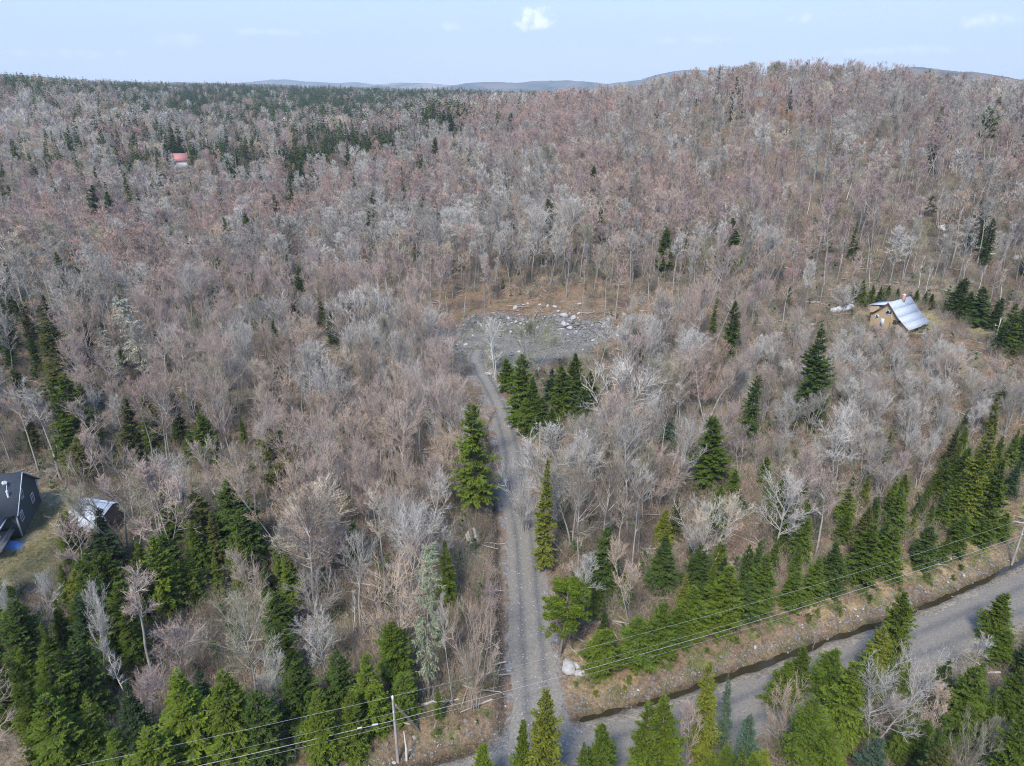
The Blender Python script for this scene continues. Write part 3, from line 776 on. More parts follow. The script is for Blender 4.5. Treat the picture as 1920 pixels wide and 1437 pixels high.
def conifer(seed, Ht, Rr, lod=0, start=.04, power=.85, droop=.18, dens=1.0, gap=0.0, ragged=.28):
    rng = np.random.default_rng(seed)
    tr, cr = MB(), MB()
    lean = rng.normal(0, .012, 2)
    stem = grow(rng, np.array([[0, 0, -.4]]), np.array([[lean[0], lean[1], 1.]]), np.array([Ht * .985 + .4]), 8, .012, .02)
    tubes(tr, stem, np.array([Ht * .0125]), np.array([.015]), 6 if lod == 0 else 4, 0.)
    step = {0: .36, 1: .6, 2: 1.1}[lod]
    nb = {0: 8, 1: 6, 2: 5}[lod]
    hs = np.arange(start * Ht, Ht * .99, step); hs = hs + rng.uniform(-.16, .16, len(hs)); tier = np.repeat(rng.uniform(.84, 1.10, len(hs)), nb)
    n = len(hs) * nb
    hh = np.repeat(hs, nb) + rng.uniform(-.15, .15, n); t = np.clip(hh / Ht, 0, 1)
    rel = np.clip((t - start) / (1 - start), 0, 1)
    prof = np.clip(1 - rel, 0, 1) ** power * np.clip(.72 + rel * 1.6, 0, 1)
    side = rng.uniform(0, 2 * np.pi); az = rng.uniform(0, 2 * np.pi, n)
    lob = 1 + ragged * .6 * np.sin(az * 2 + side + rel * 7) + ragged * .5 * np.sin(az * 3 - rel * 11)
    ln = Rr * prof * lob * tier * rng.uniform(1 - ragged, 1 + ragged * .6, n) + .12
    if gap: 
        keep = rng.random(n) > gap; hh, t, az, ln, rel = hh[keep], t[keep], az[keep], ln[keep], rel[keep]; n = len(hh)
    f = t * 8; f = np.clip(hh / Ht * 8, 0, 7.99); i = f.astype(int); fr = (f - i)[:, None]
    P = stem[0][i] * (1 - fr) + stem[0][i + 1] * fr
    el = R(38) * rel ** 1.5 * 1.2 - droop * (1 - rel) - R(4) + rng.normal(0, .07, n)
    outv = np.stack([np.cos(az), np.sin(az), np.zeros(n)], 1)
    d = outv * np.cos(el)[:, None] + np.array([0, 0, 1.]) * np.sin(el)[:, None]
    bpts = grow(rng, P, d, ln, 3, .04, .05)
    if lod < 2: tubes(cr, bpts, np.full(n, .03 if lod == 0 else .04), np.full(n, .008), 3, 0.0, 1)
    mper = {0: 38, 1: 13, 2: 7}[lod]
    Pp, dd, bi, tt = along(rng, bpts, mper, .08, 1.0)
    keep = rng.random(len(Pp)) < np.clip(ln[bi] / (Rr * .62), .22, 1) * dens
    Pp, dd, bi, tt = Pp[keep], dd[keep], bi[keep], tt[keep]
    m = len(Pp)
    sd = unit(np.cross(dd, np.array([0, 0, 1.])))
    sg = rng.choice([-1., 1.], m)[:, None]
    ang = rng.uniform(.25, 1.15, m)[:, None]
    sl = (Rr * .30 * (1.15 - tt * .75) * np.clip(ln[bi] / Rr + .35, .4, 1.1) * rng.uniform(.6, 1.3, m) + .06)[:, None] * {0: .72, 1: 1.1, 2: 1.5}[lod]
    fd = unit(dd * np.cos(ang) + sd * sg * np.sin(ang) + np.array([0, 0, 1.]) * (rng.normal(-.12, .22, m)[:, None]))
    wv = unit(np.cross(fd, np.array([0, 0, 1.]) + rng.normal(0, .45, (m, 3))))
    wd = sl * {0: .19, 1: .28, 2: .42}[lod]
    mid = Pp + fd * sl * .55 + np.array([0, 0, .03])
    V = np.stack([Pp, mid - wv * wd, Pp + fd * sl + np.array([0, 0, -.02]), mid + wv * wd], 1).reshape(-1, 3)
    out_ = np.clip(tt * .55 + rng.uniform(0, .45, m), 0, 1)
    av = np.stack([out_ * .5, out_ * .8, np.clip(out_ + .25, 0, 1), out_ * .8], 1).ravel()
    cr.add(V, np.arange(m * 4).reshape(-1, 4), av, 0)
    # the leader
    k = 26 if lod == 0 else 8
    zz = rng.uniform(Ht - Rr * .55, Ht, k); P0 = np.tile(stem[0][-1], (k, 1)); P0[:, 2] = zz - .1
    e = P0 + unit(rng.normal(0, 1, (k, 3)) * np.array([1, 1, .2]) + np.array([0, 0, .8])) * ((Ht - zz) * .35 + .16)[:, None]
    slivers(cr, rng, P0, e, np.full(k, .11 if lod == 0 else .2), .8)
    return tr, cr

def pine(seed, Ht, Rr, start=.3, lod=0, puffs=70):
    rng = np.random.default_rng(seed)
    tr, cr = MB(), MB()
    stem = grow(rng, np.array([[0, 0, -.4]]), np.array([[rng.normal(0, .03), rng.normal(0, .03), 1.]]), np.array([Ht * .97 + .4]), 10, .03, .03)
    tubes(tr, stem, np.array([Ht * .013]), np.array([.03]), 6, 0.)
    n = 44 if lod == 0 else 24
    P, d, si, t = along(rng, stem, n, start, .99)
    rel = (t - start) / (1 - start)
    ln = Rr * np.clip(np.sin(np.clip(rel * .82 + .22, 0, 1) * np.pi) ** .7, .25, 1) * rng.uniform(.6, 1.2, n)
    az = rng.uniform(0, 2 * np.pi, n)
    el = R(5) + rel * R(45)
    d = np.stack([np.cos(az) * np.cos(el), np.sin(az) * np.cos(el), np.sin(el)], 1)
    b = grow(rng, P, d, ln, 4, .10, .06)
    tubes(cr, b, np.full(n, .055), np.full(n, .02), 3, 0., 1)
    P, d, bi, t = along(rng, b, 7, .35, 1.0)
    e = grow(rng, P, branch_dirs(rng, d, R(45)), rng.uniform(.4, 1.1, len(P)), 2, .1, .12)
    c = np.concatenate([e[:, 2], e[:, 1], b[:, -1]])
    k = 34 if lod == 0 else 12
    m = len(c) * k
    C = np.repeat(c, k, 0)
    dd = unit(rng.normal(0, 1, (m, 3)) + np.array([0, 0, .35]))
    s0 = C + dd * rng.uniform(.0, .18, m)[:, None]
    s1 = C + dd * rng.uniform(.3, .52, m)[:, None] * np.array([1, 1, .7])
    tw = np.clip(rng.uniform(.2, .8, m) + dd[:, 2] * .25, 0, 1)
    dsv = unit(s1 - s0); sv = unit(np.cross(dsv, rng.normal(0, 1, dsv.shape))) * (.045 if lod == 0 else .09)
    V = np.stack([s0, (s0 + s1) / 2 - sv, s1, (s0 + s1) / 2 + sv], 1).reshape(-1, 3)
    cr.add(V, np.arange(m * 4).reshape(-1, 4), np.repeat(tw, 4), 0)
    return tr, cr

def lichen_spruce(seed, Ht, Rr):
    """a dying spruce hung with pale lichen: bare drooping boughs with ragged curtains"""
    rng = np.random.default_rng(seed)
    tr, cr = MB(), MB()
    stem = grow(rng, np.array([[0, 0, -.4]]), np.array([[.02, 0, 1.]]), np.array([Ht + .4]), 8, .015, .02)
    tubes(tr, stem, np.array([Ht * .013]), np.array([.02]), 6, 0.)
    n = 150; P, d, si, t = along(rng, stem, n, .22, .99)
    az = rng.uniform(0, 2 * np.pi, n); ln = Rr * (1.05 - t) ** .6 * rng.uniform(.5, 1.15, n) * np.clip((t - .1) * 3, .3, 1)
    el = rng.normal(-.05, .18, n)
    d = np.stack([np.cos(az) * np.cos(el), np.sin(az) * np.cos(el), np.sin(el)], 1)
    b = grow(rng, P, d, ln, 4, .08, -.06)
    tubes(cr, b, np.full(n, .035), np.full(n, .012), 3, .3, 1)
    P, d, bi, t = along(rng, b, 40, .15, 1.0)
    m = len(P)
    e = P + unit(branch_dirs(rng, d, R(50)) + np.array([0, 0, -.5])) * rng.uniform(.12, .5, m)[:, None]
    s = unit(np.cross(e - P, rng.normal(0, 1, (m, 3)))) * .028
    V = np.stack([P, (P + e) / 2 - s, e, (P + e) / 2 + s], 1).reshape(-1, 3)
    cr.add(V, np.arange(m * 4).reshape(-1, 4), np.repeat(rng.uniform(.4, 1, m), 4), 0)
    return tr, cr

def proto(name, pair, trunk_mats, crown_mats, Ht):
    return dict(trunk=pair[0].mesh(name + '_trunk', trunk_mats, True), crown=pair[1].mesh(name + '_crown', crown_mats), h=Ht)
BARE_M = ([M_BARK], [M_TWIG])
CON_M = ([M_CBARK], [M_NEEDLE, M_CBARK])
P_MAPLE = [proto('maple', bare_tree(100 + i, 16, cw, cs, 'maple'), *BARE_M, 16) for i, (cw, cs) in enumerate([(3.9, .44), (3.4, .52), (4.6, .38), (3.0, .52), (4.1, .5), (3.5, .4)])]
P_FORK = [proto('fork', bare_tree(120 + i, 15, cw, cs, 'fork'), *BARE_M, 15) for i, (cw, cs) in enumerate([(3.6, .38), (4.0, .42), (3.2, .48)])]
P_THIN = [proto('thin', bare_tree(140 + i, 16, cw, cs, 'thin'), *BARE_M, 16) for i, (cw, cs) in enumerate([(2.2, .5), (1.9, .58)])]
P_BRUSH = [proto('brush', bare_tree(160 + i, 10, cw, .2, 'brush'), *BARE_M, 10) for i, cw in enumerate([3.4, 2.8])]
P_FIR = [proto('fir', conifer(200 + i, 14, r, power=pw, droop=dr, start=(.04, .09, .14, .05, .10)[i]), *CON_M, 14) for i, (r, pw, dr) in enumerate([(2.8, .66, .14), (2.4, .8, .24), (3.2, .62, .28), (2.2, .72, .12), (2.6, .58, .2)])]
P_FIRS = [proto('narrow_fir', conifer(220 + i, 14, r, power=.8, droop=.1, start=.1), *CON_M, 14) for i, r in enumerate([1.5, 1.7])]
P_RAG = [proto('ragged', conifer(230 + i, 15, 2.6, power=.6, droop=.3, start=.25, gap=.3, ragged=.4), *CON_M, 15) for i in range(2)]
P_PINE = [proto('pine', pine(240 + i, 15, r, st), *CON_M, 15) for i, (r, st) in enumerate([(3.6, .3), (2.8, .5)])]
LICH_M = ([M_CBARK], [M_TWIG, M_CBARK])
P_LICH = [proto('lichen', lichen_spruce(260, 15, 2.6), *LICH_M, 15)]

def place_tree(name, pr, loc, h, wide, rz, tint, label, cat, group, jit=0.0, tilt=(0, 0)):
    """one tree: an Empty at its foot, with a trunk and a crown (meshes shared with others of its kind)"""
    root = bpy.data.objects.new(name, None); root.empty_display_size = .3
    COL.objects.link(root); root.location = loc; root.rotation_euler = (tilt[0], tilt[1], rz)
    s = h / pr['h']; root.scale = (s * wide, s * wide, s)
    tag(root, label, cat, group)
    for pn in ('trunk', 'crown'):
        o = bpy.data.objects.new(pn, pr[pn]); COL.objects.link(o); o.parent = root
        o['tint'] = [float(c) for c in tint]
    return root

# natural colours of the twigs (buds) of the different bare trees, and of needles
TINTS = {
    'grey': (.350, .325, .285), 'silver': (.500, .468, .420), 'pink': (.430, .325, .272), 'rose': (.450, .285, .242), 'tan': (.460, .345, .250),
    'brown': (.240, .185, .140), 'olive': (.270, .262, .165), 'orange': (.450, .285, .165), 'mauve': (.345, .255, .240), 'cream': (.550, .465, .355),
}
GREENS = {'dark': (.066, .106, .022), 'mid': (.092, .138, .019), 'bright': (.118, .165, .020), 'yellow': (.165, .185, .026), 'blue': (.085, .135, .085), 'olive': (.105, .115, .030), 'deep': (.046, .080, .032)}

# ------------------------------------------------------------------ buildings
def roof_plane(mb, a, b, c, d, th=.12, m=0):
    """slab through four corners (counter-clockwise seen from above)"""
    a, b, c, d = [np.array(q, float) for q in (a, b, c, d)]
    n = np.cross(b - a, d - a); n /= np.linalg.norm(n)
    if n[2] < 0: n = -n
    V = [a, b, c, d, a - n * th, b - n * th, c - n * th, d - n * th]
    mb.add(V, [(0, 1, 2, 3), (7, 6, 5, 4), (0, 4, 5, 1), (1, 5, 6, 2), (2, 6, 7, 3), (3, 7, 4, 0)], 0, m)
def window(parent, c, wdt, hgt, axis, M_F, M_G, name='window'):
    """window on a wall plane whose normal is +-axis: 'x' or 'y' (sign gives the outside)"""
    mb = MB(); sgn = -1 if axis[0] == '-' else 1; t = .09
    def bx(dx, dz, w_, h_):
        if axis[-1] == 'x': mb.box((c[0] + sgn * .05, c[1] + dx, c[2] + dz), (.10, w_, h_))
        else: mb.box((c[0] + dx, c[1] + sgn * .05, c[2] + dz), (w_, .10, h_))
    bx(0, hgt / 2 + t / 2, wdt + 2 * t, t); bx(0, -hgt / 2 - t / 2, wdt + 2 * t, t)
    bx(-wdt / 2 - t / 2, 0, t, hgt); bx(wdt / 2 + t / 2, 0, t, hgt); bx(0, 0, .05, hgt)
    w_ = MB()
    if axis[-1] == 'x': w_.box((c[0] + sgn * .02, c[1], c[2]), (.04, wdt, hgt))
    else: w_.box((c[0], c[1] + sgn * .02, c[2]), (wdt, .04, hgt))
    f = w_.build(name, M_G, parent); mb.build('frame', M_F, f)
    return f
M_GLASS = simple('dark_window_glass', (.03, .04, .05), .15, spec=.6)
M_WHITE = simple('white_trim', (.72, .73, .74), .6)
M_TAN = simple('tan_board_siding', (.42, .31, .19), .8, .18, 1.2, stretch=(1, 1, 9))
M_POST = simple('yellow_wood_post', (.55, .38, .14), .7)
M_TIN = simple('weathered_metal_roof', (.42, .46, .53), .6, .14, 1.2, stretch=(4, 1, 1))
M_BRICK = simple('brick_chimney', (.42, .24, .18), .9, .2, 6)
M_SLATE = simple('dark_asphalt_shingle', (.062, .072, .085), .85, .3, 2.5, stretch=(1, 5, 5))
M_CLAP = simple('grey_blue_clapboard', (.075, .088, .098), .8, .15, 2, stretch=(1, 1, 12))
M_CORNER = simple('light_corner_board', (.5, .53, .55), .7)
M_TINPALE = simple('pale_corrugated_metal', (.46, .50, .56), .75, .14, 1.5, stretch=(8, .5, .5))
M_BROWN = simple('brown_weathered_boards', (.17, .12, .09), .9, .25, 3)
M_REDROOF = simple('red_metal_roof', (.45, .19, .17), .5)
M_DECK = simple('grey_deck_boards', (.22, .20, .18), .9, .2, 3, stretch=(6, 1, 1))
M_BLUE = simple('blue_tarp', (.10, .20, .42), .6, .2, 3)

def level(px, py, z):
    d = ray(px, py); t = (z - CAM_H) / d[2]
    return Vector((d[0] * t, d[1] * t, z))

# --- the tan cabin on the right: ridge runs from the near gable away to the right
gz = H(88, 158)
a_ = level(1668, 567, gz + 6.2); b_ = level(1710, 553, gz + 6.4)
ang = math.atan2(b_.y - a_.y, b_.x - a_.x); rl_ = (b_ - a_).length
cab = empty('log_cabin', (a_.x, a_.y, gz + .4), ang); cab.scale = (.88, .82, .88)       # local x along the ridge, gable wall at x = 0, viewer's side is -y
tag(cab, 'tan cabin with flared blue-grey metal roof and brick chimney above the thicket', 'cabin')
mb = MB()
zr = 6.6
# gable wall with its long flared slopes (profile in y-z)
prof = [(-5.6, -1.0), (-5.6, 1.6), (-3.2, 3.3), (-1.6, 4.9), (0, zr - .15), (1.8, 4.6), (3.4, 3.2), (4.4, 2.6), (4.4, -1.0)]
def prism_x(mb, prof, x0, x1, m=0):
    n_ = len(prof); V = [(x0, y, z) for y, z in prof] + [(x1, y, z) for y, z in prof]
    cy0 = sum(p[0] for p in prof) / n_; cz0 = sum(p[1] for p in prof) / n_
    V += [(x0, cy0, cz0), (x1, cy0, cz0)]
    F4 = [(i, (i + 1) % n_, n_ + (i + 1) % n_, n_ + i) for i in range(n_)]
    mb.add(V, F4, 0, m)
    mb.add([V[i] for i in range(n_)] + [V[2 * n_]], [(i, n_, (i + 1) % n_) for i in range(n_)], 0, m)
    mb.add([V[n_ + i] for i in range(n_)] + [V[2 * n_ + 1]], [(i, (i + 1) % n_, n_) for i in range(n_)], 0, m)
prism_x(mb, prof, 0, rl_)
mb.build('wall', M_TAN, cab)
rf = MB()
rp = [(-7.0, .85), (-5.2, 2.05), (-3.4, 3.35), (-1.7, 5.0), (0, zr)]
for (y0, z0), (y1, z1) in zip(rp[:-1], rp[1:]):
    roof_plane(rf, (-.55, y0, z0), (rl_ + .6, y0, z0), (rl_ + .6, y1, z1), (-.55, y1, z1), .10)
rp2 = [(0, zr + .003), (1.9, 4.75), (3.5, 3.4), (5.0, 2.75)]
for (y0, z0), (y1, z1) in zip(rp2[:-1], rp2[1:]):
    roof_plane(rf, (-.55, y0, z0), (rl_ + .6, y0, z0), (rl_ + .6, y1, z1), (-.55, y1, z1), .10)
roof_o = rf.build('roof', M_TIN, cab)
sm = MB()
for k in range(18):
    x = -.4 + k * (rl_ + .9) / 17
    for (y0, z0), (y1, z1) in zip(rp[:-1], rp[1:]):
        sm.tube([(x, y0, z0 + .05), (x, y1, z1 + .05)], .035, 4)
sm.build('roof_seam', M_TIN, roof_o)
fa = MB()
for P_ in (rp, rp2):
    for (y0, z0), (y1, z1) in zip(P_[:-1], P_[1:]):
        fa.tube([(-.62, y0, z0 - .05), (-.62, y1, z1 - .05)], .10, 4)
fa.build('fascia', M_BROWN, cab)
ch = MB(); ch.box((rl_ * .62, -.5, zr + .0), (.7, .65, 2.2)); cho = ch.build('chimney', M_BRICK, cab)
cp = MB(); cp.box((rl_ * .62, -.5, zr + 1.16), (.86, .8, .12)); cp.box((rl_ * .62, -.5, zr + 1.32), (.35, .35, .2)); cp.build('chimney_cap', M_WHITE, cho)
window(cab, (0, -.5, 4.0), 1.7, .9, '-x', M_WHITE, M_GLASS)
window(cab, (0, -3.1, 1.9), 1.9, .9, '-x', M_BROWN, M_GLASS)
window(cab, (0, 2.6, 2.2), .8, .8, '-x', M_WHITE, M_GLASS)
dr = MB(); dr.box((-.04, .9, 1.0), (.08, 1.0, 2.1)); dro = dr.build('door', M_CORNER, cab)
hn = MB(); hn.box((-.12, 1.25, 1.0), (.07, .07, .12)); hn.build('handle', M_BRICK, dro)
ps = MB(); ps.box((-.14, -1.4, 2.2), (.2, .2, 5.2)); ps.build('post', M_POST, cab)
# dormer-like higher back roof and lean-to
lt = MB(); prism_x(lt, [(4.4, -1), (4.4, 2.3), (7.5, 1.7), (7.5, -1)], rl_ - 3.0, rl_ + 3.6); lto = lt.build('lean_to', M_BROWN, cab)
l2 = MB(); roof_plane(l2, (rl_ - 3.3, 4.1, 2.5), (rl_ + 4.0, 4.1, 2.5), (rl_ + 4.0, 7.9, 1.85), (rl_ - 3.3, 7.9, 1.85), .12); l2.build('lean_to_roof', M_DECK, lto)
pv = MB(); prism_x(pv, [(3.0, 2.0), (3.0, 4.9), (5.4, 4.5), (5.4, 2.0)], .6, rl_ * .55); pvo = pv.build('dormer', M_TAN, cab)
p2 = MB(); roof_plane(p2, (.3, 1.4, 5.7), (rl_ * .55 + .3, 1.4, 5.7), (rl_ * .55 + .3, 5.8, 4.7), (.3, 5.8, 4.7), .12); p2.build('dormer_roof', M_TIN, pvo)

# --- the white propane tanks beside the cabin
def tank(px, py, r, ln, rz, lab):
    p = ground_at(px, py); t = empty('propane_tank', (p.x, p.y, p.z), rz); tag(t, lab, 'tank', 'white tanks beside the cabin')
    mb = MB(); xs = np.array([-1, -.97, -.9, -.78, .78, .9, .97, 1]) * ln / 2; rr = np.array([.05, .45, .78, 1, 1, .78, .45, .05]) * r
    mb.tube(np.stack([xs, xs * 0, xs * 0 + r + .2], 1), rr, 14); mb.build('tank_shell', M_WHITE, t, True)
    for s_ in (-1, 1):
        q = MB(); q.box((s_ * ln * .28, 0, .13), (.14, r * 1.3, .3)); q.build('leg', M_DECK, t)
    v_ = MB(); v_.tube([(0, 0, 2 * r + .18), (0, 0, 2 * r + .4)], .12, 8); v_.build('valve_cap', M_WHITE, t)
tank(1563, 588, .62, 1.7, .4, 'smallest white tank, farthest from the cabin wall')
tank(1572, 587, .75, 1.6, .6, 'short round white tank, second out in the row of tanks')
tank(1581, 585, .5, 1.2, .5, 'low white tank half hidden, third in the row of tanks')
tank(1591, 583, .7, 2.6, .45, 'long white tank, the one closest beside the cabin')

# --- the dark house cut by the picture's edge at lower left
hz_ = H(-91, 108)
ap = level(34, 885, hz_ + 7.6)      # ridge end over the gable wall
hs_ang = R(17)
hs = empty('dark_house', (ap.x, ap.y, hz_), hs_ang)      # gable wall faces +x at x = 0; viewer's side is -y
tag(hs, 'dark slate-roofed house with blue-grey gable wall at the yard edge', 'house')
w1 = MB(); prism_x(w1, [(-5.2, -1), (-5.2, 3.5), (0, 7.35), (5.2, 3.5), (5.2, -1)], -14, 0); w1.build('wall', M_CLAP, hs)
r1 = MB()
roof_plane(r1, (-14.5, -5.9, 3.15), (.5, -5.9, 3.15), (.5, 0, 7.6), (-14.5, 0, 7.6), .16)
roof_plane(r1, (-14.5, 0, 7.603), (.5, 0, 7.603), (.5, 5.9, 3.15), (-14.5, 5.9, 3.15), .16)
ro = r1.build('roof', M_SLATE, hs)
fw = MB(); fw.tube([(.53, -5.9, 3.05), (.53, 0, 7.5)], .09, 4); fw.tube([(.53, 0, 7.5), (.53, 5.9, 3.05)], .09, 4); fw.build('rake_board', M_CORNER, hs)
vp = MB(); vp.tube([(-3.1, -1.4, 6.2), (-3.1, -1.4, 7.5)], .14, 8); vp.build('vent_pipe', M_WHITE, ro)
vp = MB(); vp.tube([(-1.0, -3.2, 5.0), (-1.0, -3.2, 6.2)], .16, 8); vp.tube([(-1.0, -3.2, 6.2), (-1.3, -1.4, 6.9)], .03, 5); vp.build('vent_pipe', M_WHITE, ro)
sd = MB(); sd.tube([(-1.9, -1.7, 6.2), (-1.9, -1.7, 6.8), (-1.5, -1.9, 7.0)], .05, 6); sd.tube([(-1.5, -1.9, 6.95), (-1.35, -2.0, 7.1)], [.38, .3], 12); sd.build('satellite_dish', M_CORNER, ro)
for yy, zz, ww, hh in ((-1.2, 4.3, .9, 1.3), (-3.3, 1.6, 1.0, 1.4), (2.2, 1.6, 1.0, 1.4)):
    window(hs, (0, yy, zz), ww, hh, 'x', M_WHITE, M_GLASS)
for yy in (-5.2, 5.2):
    cb = MB(); cb.box((.04, yy, 1.2), (.16, .22, 4.4)); cb.build('corner_board', M_CORNER, hs)
# lower porch roof on the viewer's side with white fascia, deck and posts
pr = MB(); roof_plane(pr, (-14, -9.6, 2.45), (-1.2, -9.6, 2.45), (-1.2, -5.2, 3.25), (-14, -5.2, 3.25), .14); pro = pr.build('porch_roof', M_SLATE, hs)
pf = MB(); pf.box((-7.6, -9.70, 2.36), (13.0, .10, .26)); pf.box((-1.13, -7.4, 2.72), (.10, 4.4, .22)); pf.build('fascia', M_WHITE, pro)
dk = MB(); dk.box((-7.2, -8.4, .55), (13.2, 6.2, .16)); dko = dk.build('deck', M_DECK, hs)
for k in range(5):
    q = MB(); q.box((-13 + k * 2.9, -9.4, 1.45), (.16, .16, 1.7)); q.build('post', M_WHITE, dko)
rl2 = MB(); rl2.box((-7.2, -11.4, 1.5), (13.2, .07, .09)); rl2.box((-.65, -8.6, 1.5), (.07, 5.6, .09))
for k in range(34): rl2.box((-13.6 + k * .4, -11.4, 1.05), (.05, .05, .84))
rl2.build('railing', M_DECK, dko)
tp = empty('tarp_heap', (0, 0, 0))
pt = ground_at(18, 1026); tp.location = pt; tag(tp, 'blue tarp thrown over a low heap by the deck', 'tarp')
tm = MB(); uu = np.linspace(-1, 1, 15); U, W_ = np.meshgrid(uu, uu, indexing='ij')
Zt = .9 * np.clip(1 - (np.abs(U) ** 3 + np.abs(W_) ** 3), 0, 1) * (.75 + .5 * fbm(U * 2 + 9, W_ * 2, 4)) + .02 * 0
Vt = np.stack([U * 2.4, W_ * 1.4, Zt - .05], -1).reshape(-1, 3)
ii = np.arange(14)[:, None] * 15; jj = np.arange(14)[None]
tm.add(Vt, np.stack([ii + jj, ii + 15 + jj, ii + 15 + jj + 1, ii + jj + 1], -1).reshape(-1, 4)); tm.build('tarp_sheet', M_BLUE, tp, True)

# --- the shed with the pale metal roof
sc_ = [level(140, 933, 4.0 + H(-80, 116)), level(205, 942, 4.0 + H(-80, 116)), level(213, 1000, 2.7 + H(-80, 116)), level(128, 958, 2.9 + H(-80, 116))]
pz = H(-78, 116)
A1, B1 = level(150, 935, pz + 3.9), level(210, 943, pz + 3.9)
an = math.atan2(B1.y - A1.y, B1.x - A1.x); ln_ = (B1 - A1).length
shd = empty('garden_shed', (A1.x, A1.y, pz), an); tag(shd, 'small shed under a pale sheet-metal roof behind leafless brush', 'shed')
s1 = MB(); prism_x(s1, [(-4.6, -.6), (-4.6, 2.2), (0, 3.7), (1.4, 3.1), (1.4, -.6)], .2, ln_ - .2); s1.build('wall', M_BROWN, shd)
s2 = MB(); roof_plane(s2, (-.2, -5.3, 2.1), (ln_ + .2, -5.3, 2.1), (ln_ + .2, 0, 3.9), (-.2, 0, 3.9), .08)
roof_plane(s2, (-.2, 0, 3.903), (ln_ + .2, 0, 3.903), (ln_ + .2, 1.8, 3.1), (-.2, 1.8, 3.1), .08); s2o = s2.build('roof', M_TINPALE, shd)
s3 = MB()
for k in range(12): s3.tube([(-.1 + k * ln_ / 11, -5.3, 2.14), (-.1 + k * ln_ / 11, 0, 3.94)], .03, 4)
s3.build('roof_seam', M_TINPALE, s2o)
s4 = MB(); s4.box((ln_ * .5, -4.64, 1.0), (1.1, .08, 2.0)); s4.build('door', M_DECK, shd)

# --- the far house of which only the red roof shows
fp = ground_at(338, 314); 
fh = empty('red_roofed_house', (fp.x, fp.y, fp.z), R(25)); tag(fh, 'far house whose red roof peeks out of the wooded valley', 'house')
f1 = MB(); prism_x(f1, [(-4, -1), (-4, 4.4), (0, 7.4), (4, 4.4), (4, -1)], -4.4, 4.4); f1.build('wall', M_WHITE, fh)
f2 = MB(); roof_plane(f2, (-4.9, -4.7, 4.1), (4.9, -4.7, 4.1), (4.9, 0, 7.8), (-4.9, 0, 7.8), .15); roof_plane(f2, (-4.9, 0, 7.803), (4.9, 0, 7.803), (4.9, 4.7, 4.1), (-4.9, 4.7, 4.1), .15); f2.build('roof', M_REDROOF, fh)

# ------------------------------------------------------------------ poles and wires
M_POLE = simple('weathered_pole_wood', (.34, .31, .27), .85, .25, 2, stretch=(1, 1, .3))
M_POLE_OLD = simple('old_brown_pole_wood', (.17, .15, .11), .9, .3, 2)
M_INSUL = simple('white_insulator', (.75, .76, .78), .3)
M_WIRE = simple('aluminium_wire', (.30, .30, .31), .5, metal=.1)
M_STEEL = simple('galvanised_steel', (.5, .52, .54), .4, metal=.5)
p1, h1 = upright(736, 1307, 1428)
p2, h2 = upright(1921, 985, 1063)
h1, h2 = max(8.5, min(h1, 12)), max(8.5, min(h2, 12))
def pole(p, h, lab, arm=None, mat=None):
    o = empty('utility_pole', (p.x, p.y, p.z)); tag(o, lab, 'utility pole', 'poles carrying the wires along the road')
    a = MB(); a.tube([(0, 0, -.8), (0, 0, h * .5), (0, 0, h - .25)], [.17, .145, .11], 10); a.build('shaft', mat or M_POLE, o, True)
    c = MB(); c.tube([(0, 0, h - .25), (0, 0, h - .1), (0, 0, h + .12), (0, 0, h + .2)], [.06, .13, .10, .04], 10); c.build('top_insulator', M_INSUL, o, True)
    b = MB(); b.tube([(0, -.12, h * .80), (0, -.3, h * .80)], .05, 8); b.build('spool_insulator', M_INSUL, o)
    b = MB(); b.box((0, -.17, h * .68), (.12, .12, .3)); b.build('cable_clamp', M_STEEL, o)
    return o
pole(p1, h1, 'weathered wooden utility pole beside the slanting brace near the driveway mouth')
pole(p2, h2, 'utility pole standing on the bank where the road climbs out of view')
pd = (p2 - p1)
p0 = Vector((p1.x - 52 * math.cos(R(16.5)), p1.y - 52 * math.sin(R(16.5)), 0)); p0.z = H(p0.x, p0.y)
p3 = Vector((p2.x + 45 * pd.x / pd.length, p2.y + 45 * pd.y / pd.length + 6, 0)); p3.z = H(p3.x, p3.y)
def wire(name, lab, hf, off, r, sag, thick=False):
    mb = MB()
    ends = [(p0, h1), (p1, h1), (p2, h2), (p3, h2)]
    pts = [Vector((p.x, p.y - off, p.z + h * hf)) for p, h in ends]
    for a, b in zip(pts[:-1], pts[1:]):
        t = np.linspace(0, 1, 26); P = np.array(a)[None] * (1 - t[:, None]) + np.array(b)[None] * t[:, None]
        P[:, 2] -= 4 * sag * t * (1 - t) * ((b - a).length / 85) ** 2
        mb.tube(P, r, 6)
    o = mb.build(name, M_WIRE, None, True); tag(o, lab, 'overhead wire', 'wires strung between the roadside poles'); return o
wire('power_line', 'topmost thin wire, running over the white insulator on the pole top', 1.012, 0, .014, 1.1)
wire('power_line', 'thin neutral wire below the topmost one on the roadside poles', .80, .3, .011, 1.2)
wire('telephone_cable', 'thick bright cable sagging between the roadside poles', .68, .24, .03, 1.0)
wire('telephone_cable', 'thin lowest cable hung under the thick bright one', .60, .15, .014, 1.2)
# splice case on the thick cable beside the first pole
e1 = Vector((p1.x, p1.y - .24, p1.z + h1 * .68)); e0 = Vector((p0.x, p0.y - .24, p0.z + h1 * .68)); dn = (e0 - e1).normalized()
sp = MB(); q0 = e1 + dn * 1.6; sp.tube([q0, q0 + dn * .6], .11, 8); tag(sp.build('splice_case', M_STEEL), 'stubby metal splice case on the thick cable close beside the pole', 'splice case')
sp = MB(); q0 = e1 + dn * 3.2; sp.tube([q0, q0 + dn * .45], .10, 8); tag(sp.build('splice_case', M_STEEL), 'smaller metal splice case farther out along the thick cable', 'splice case')
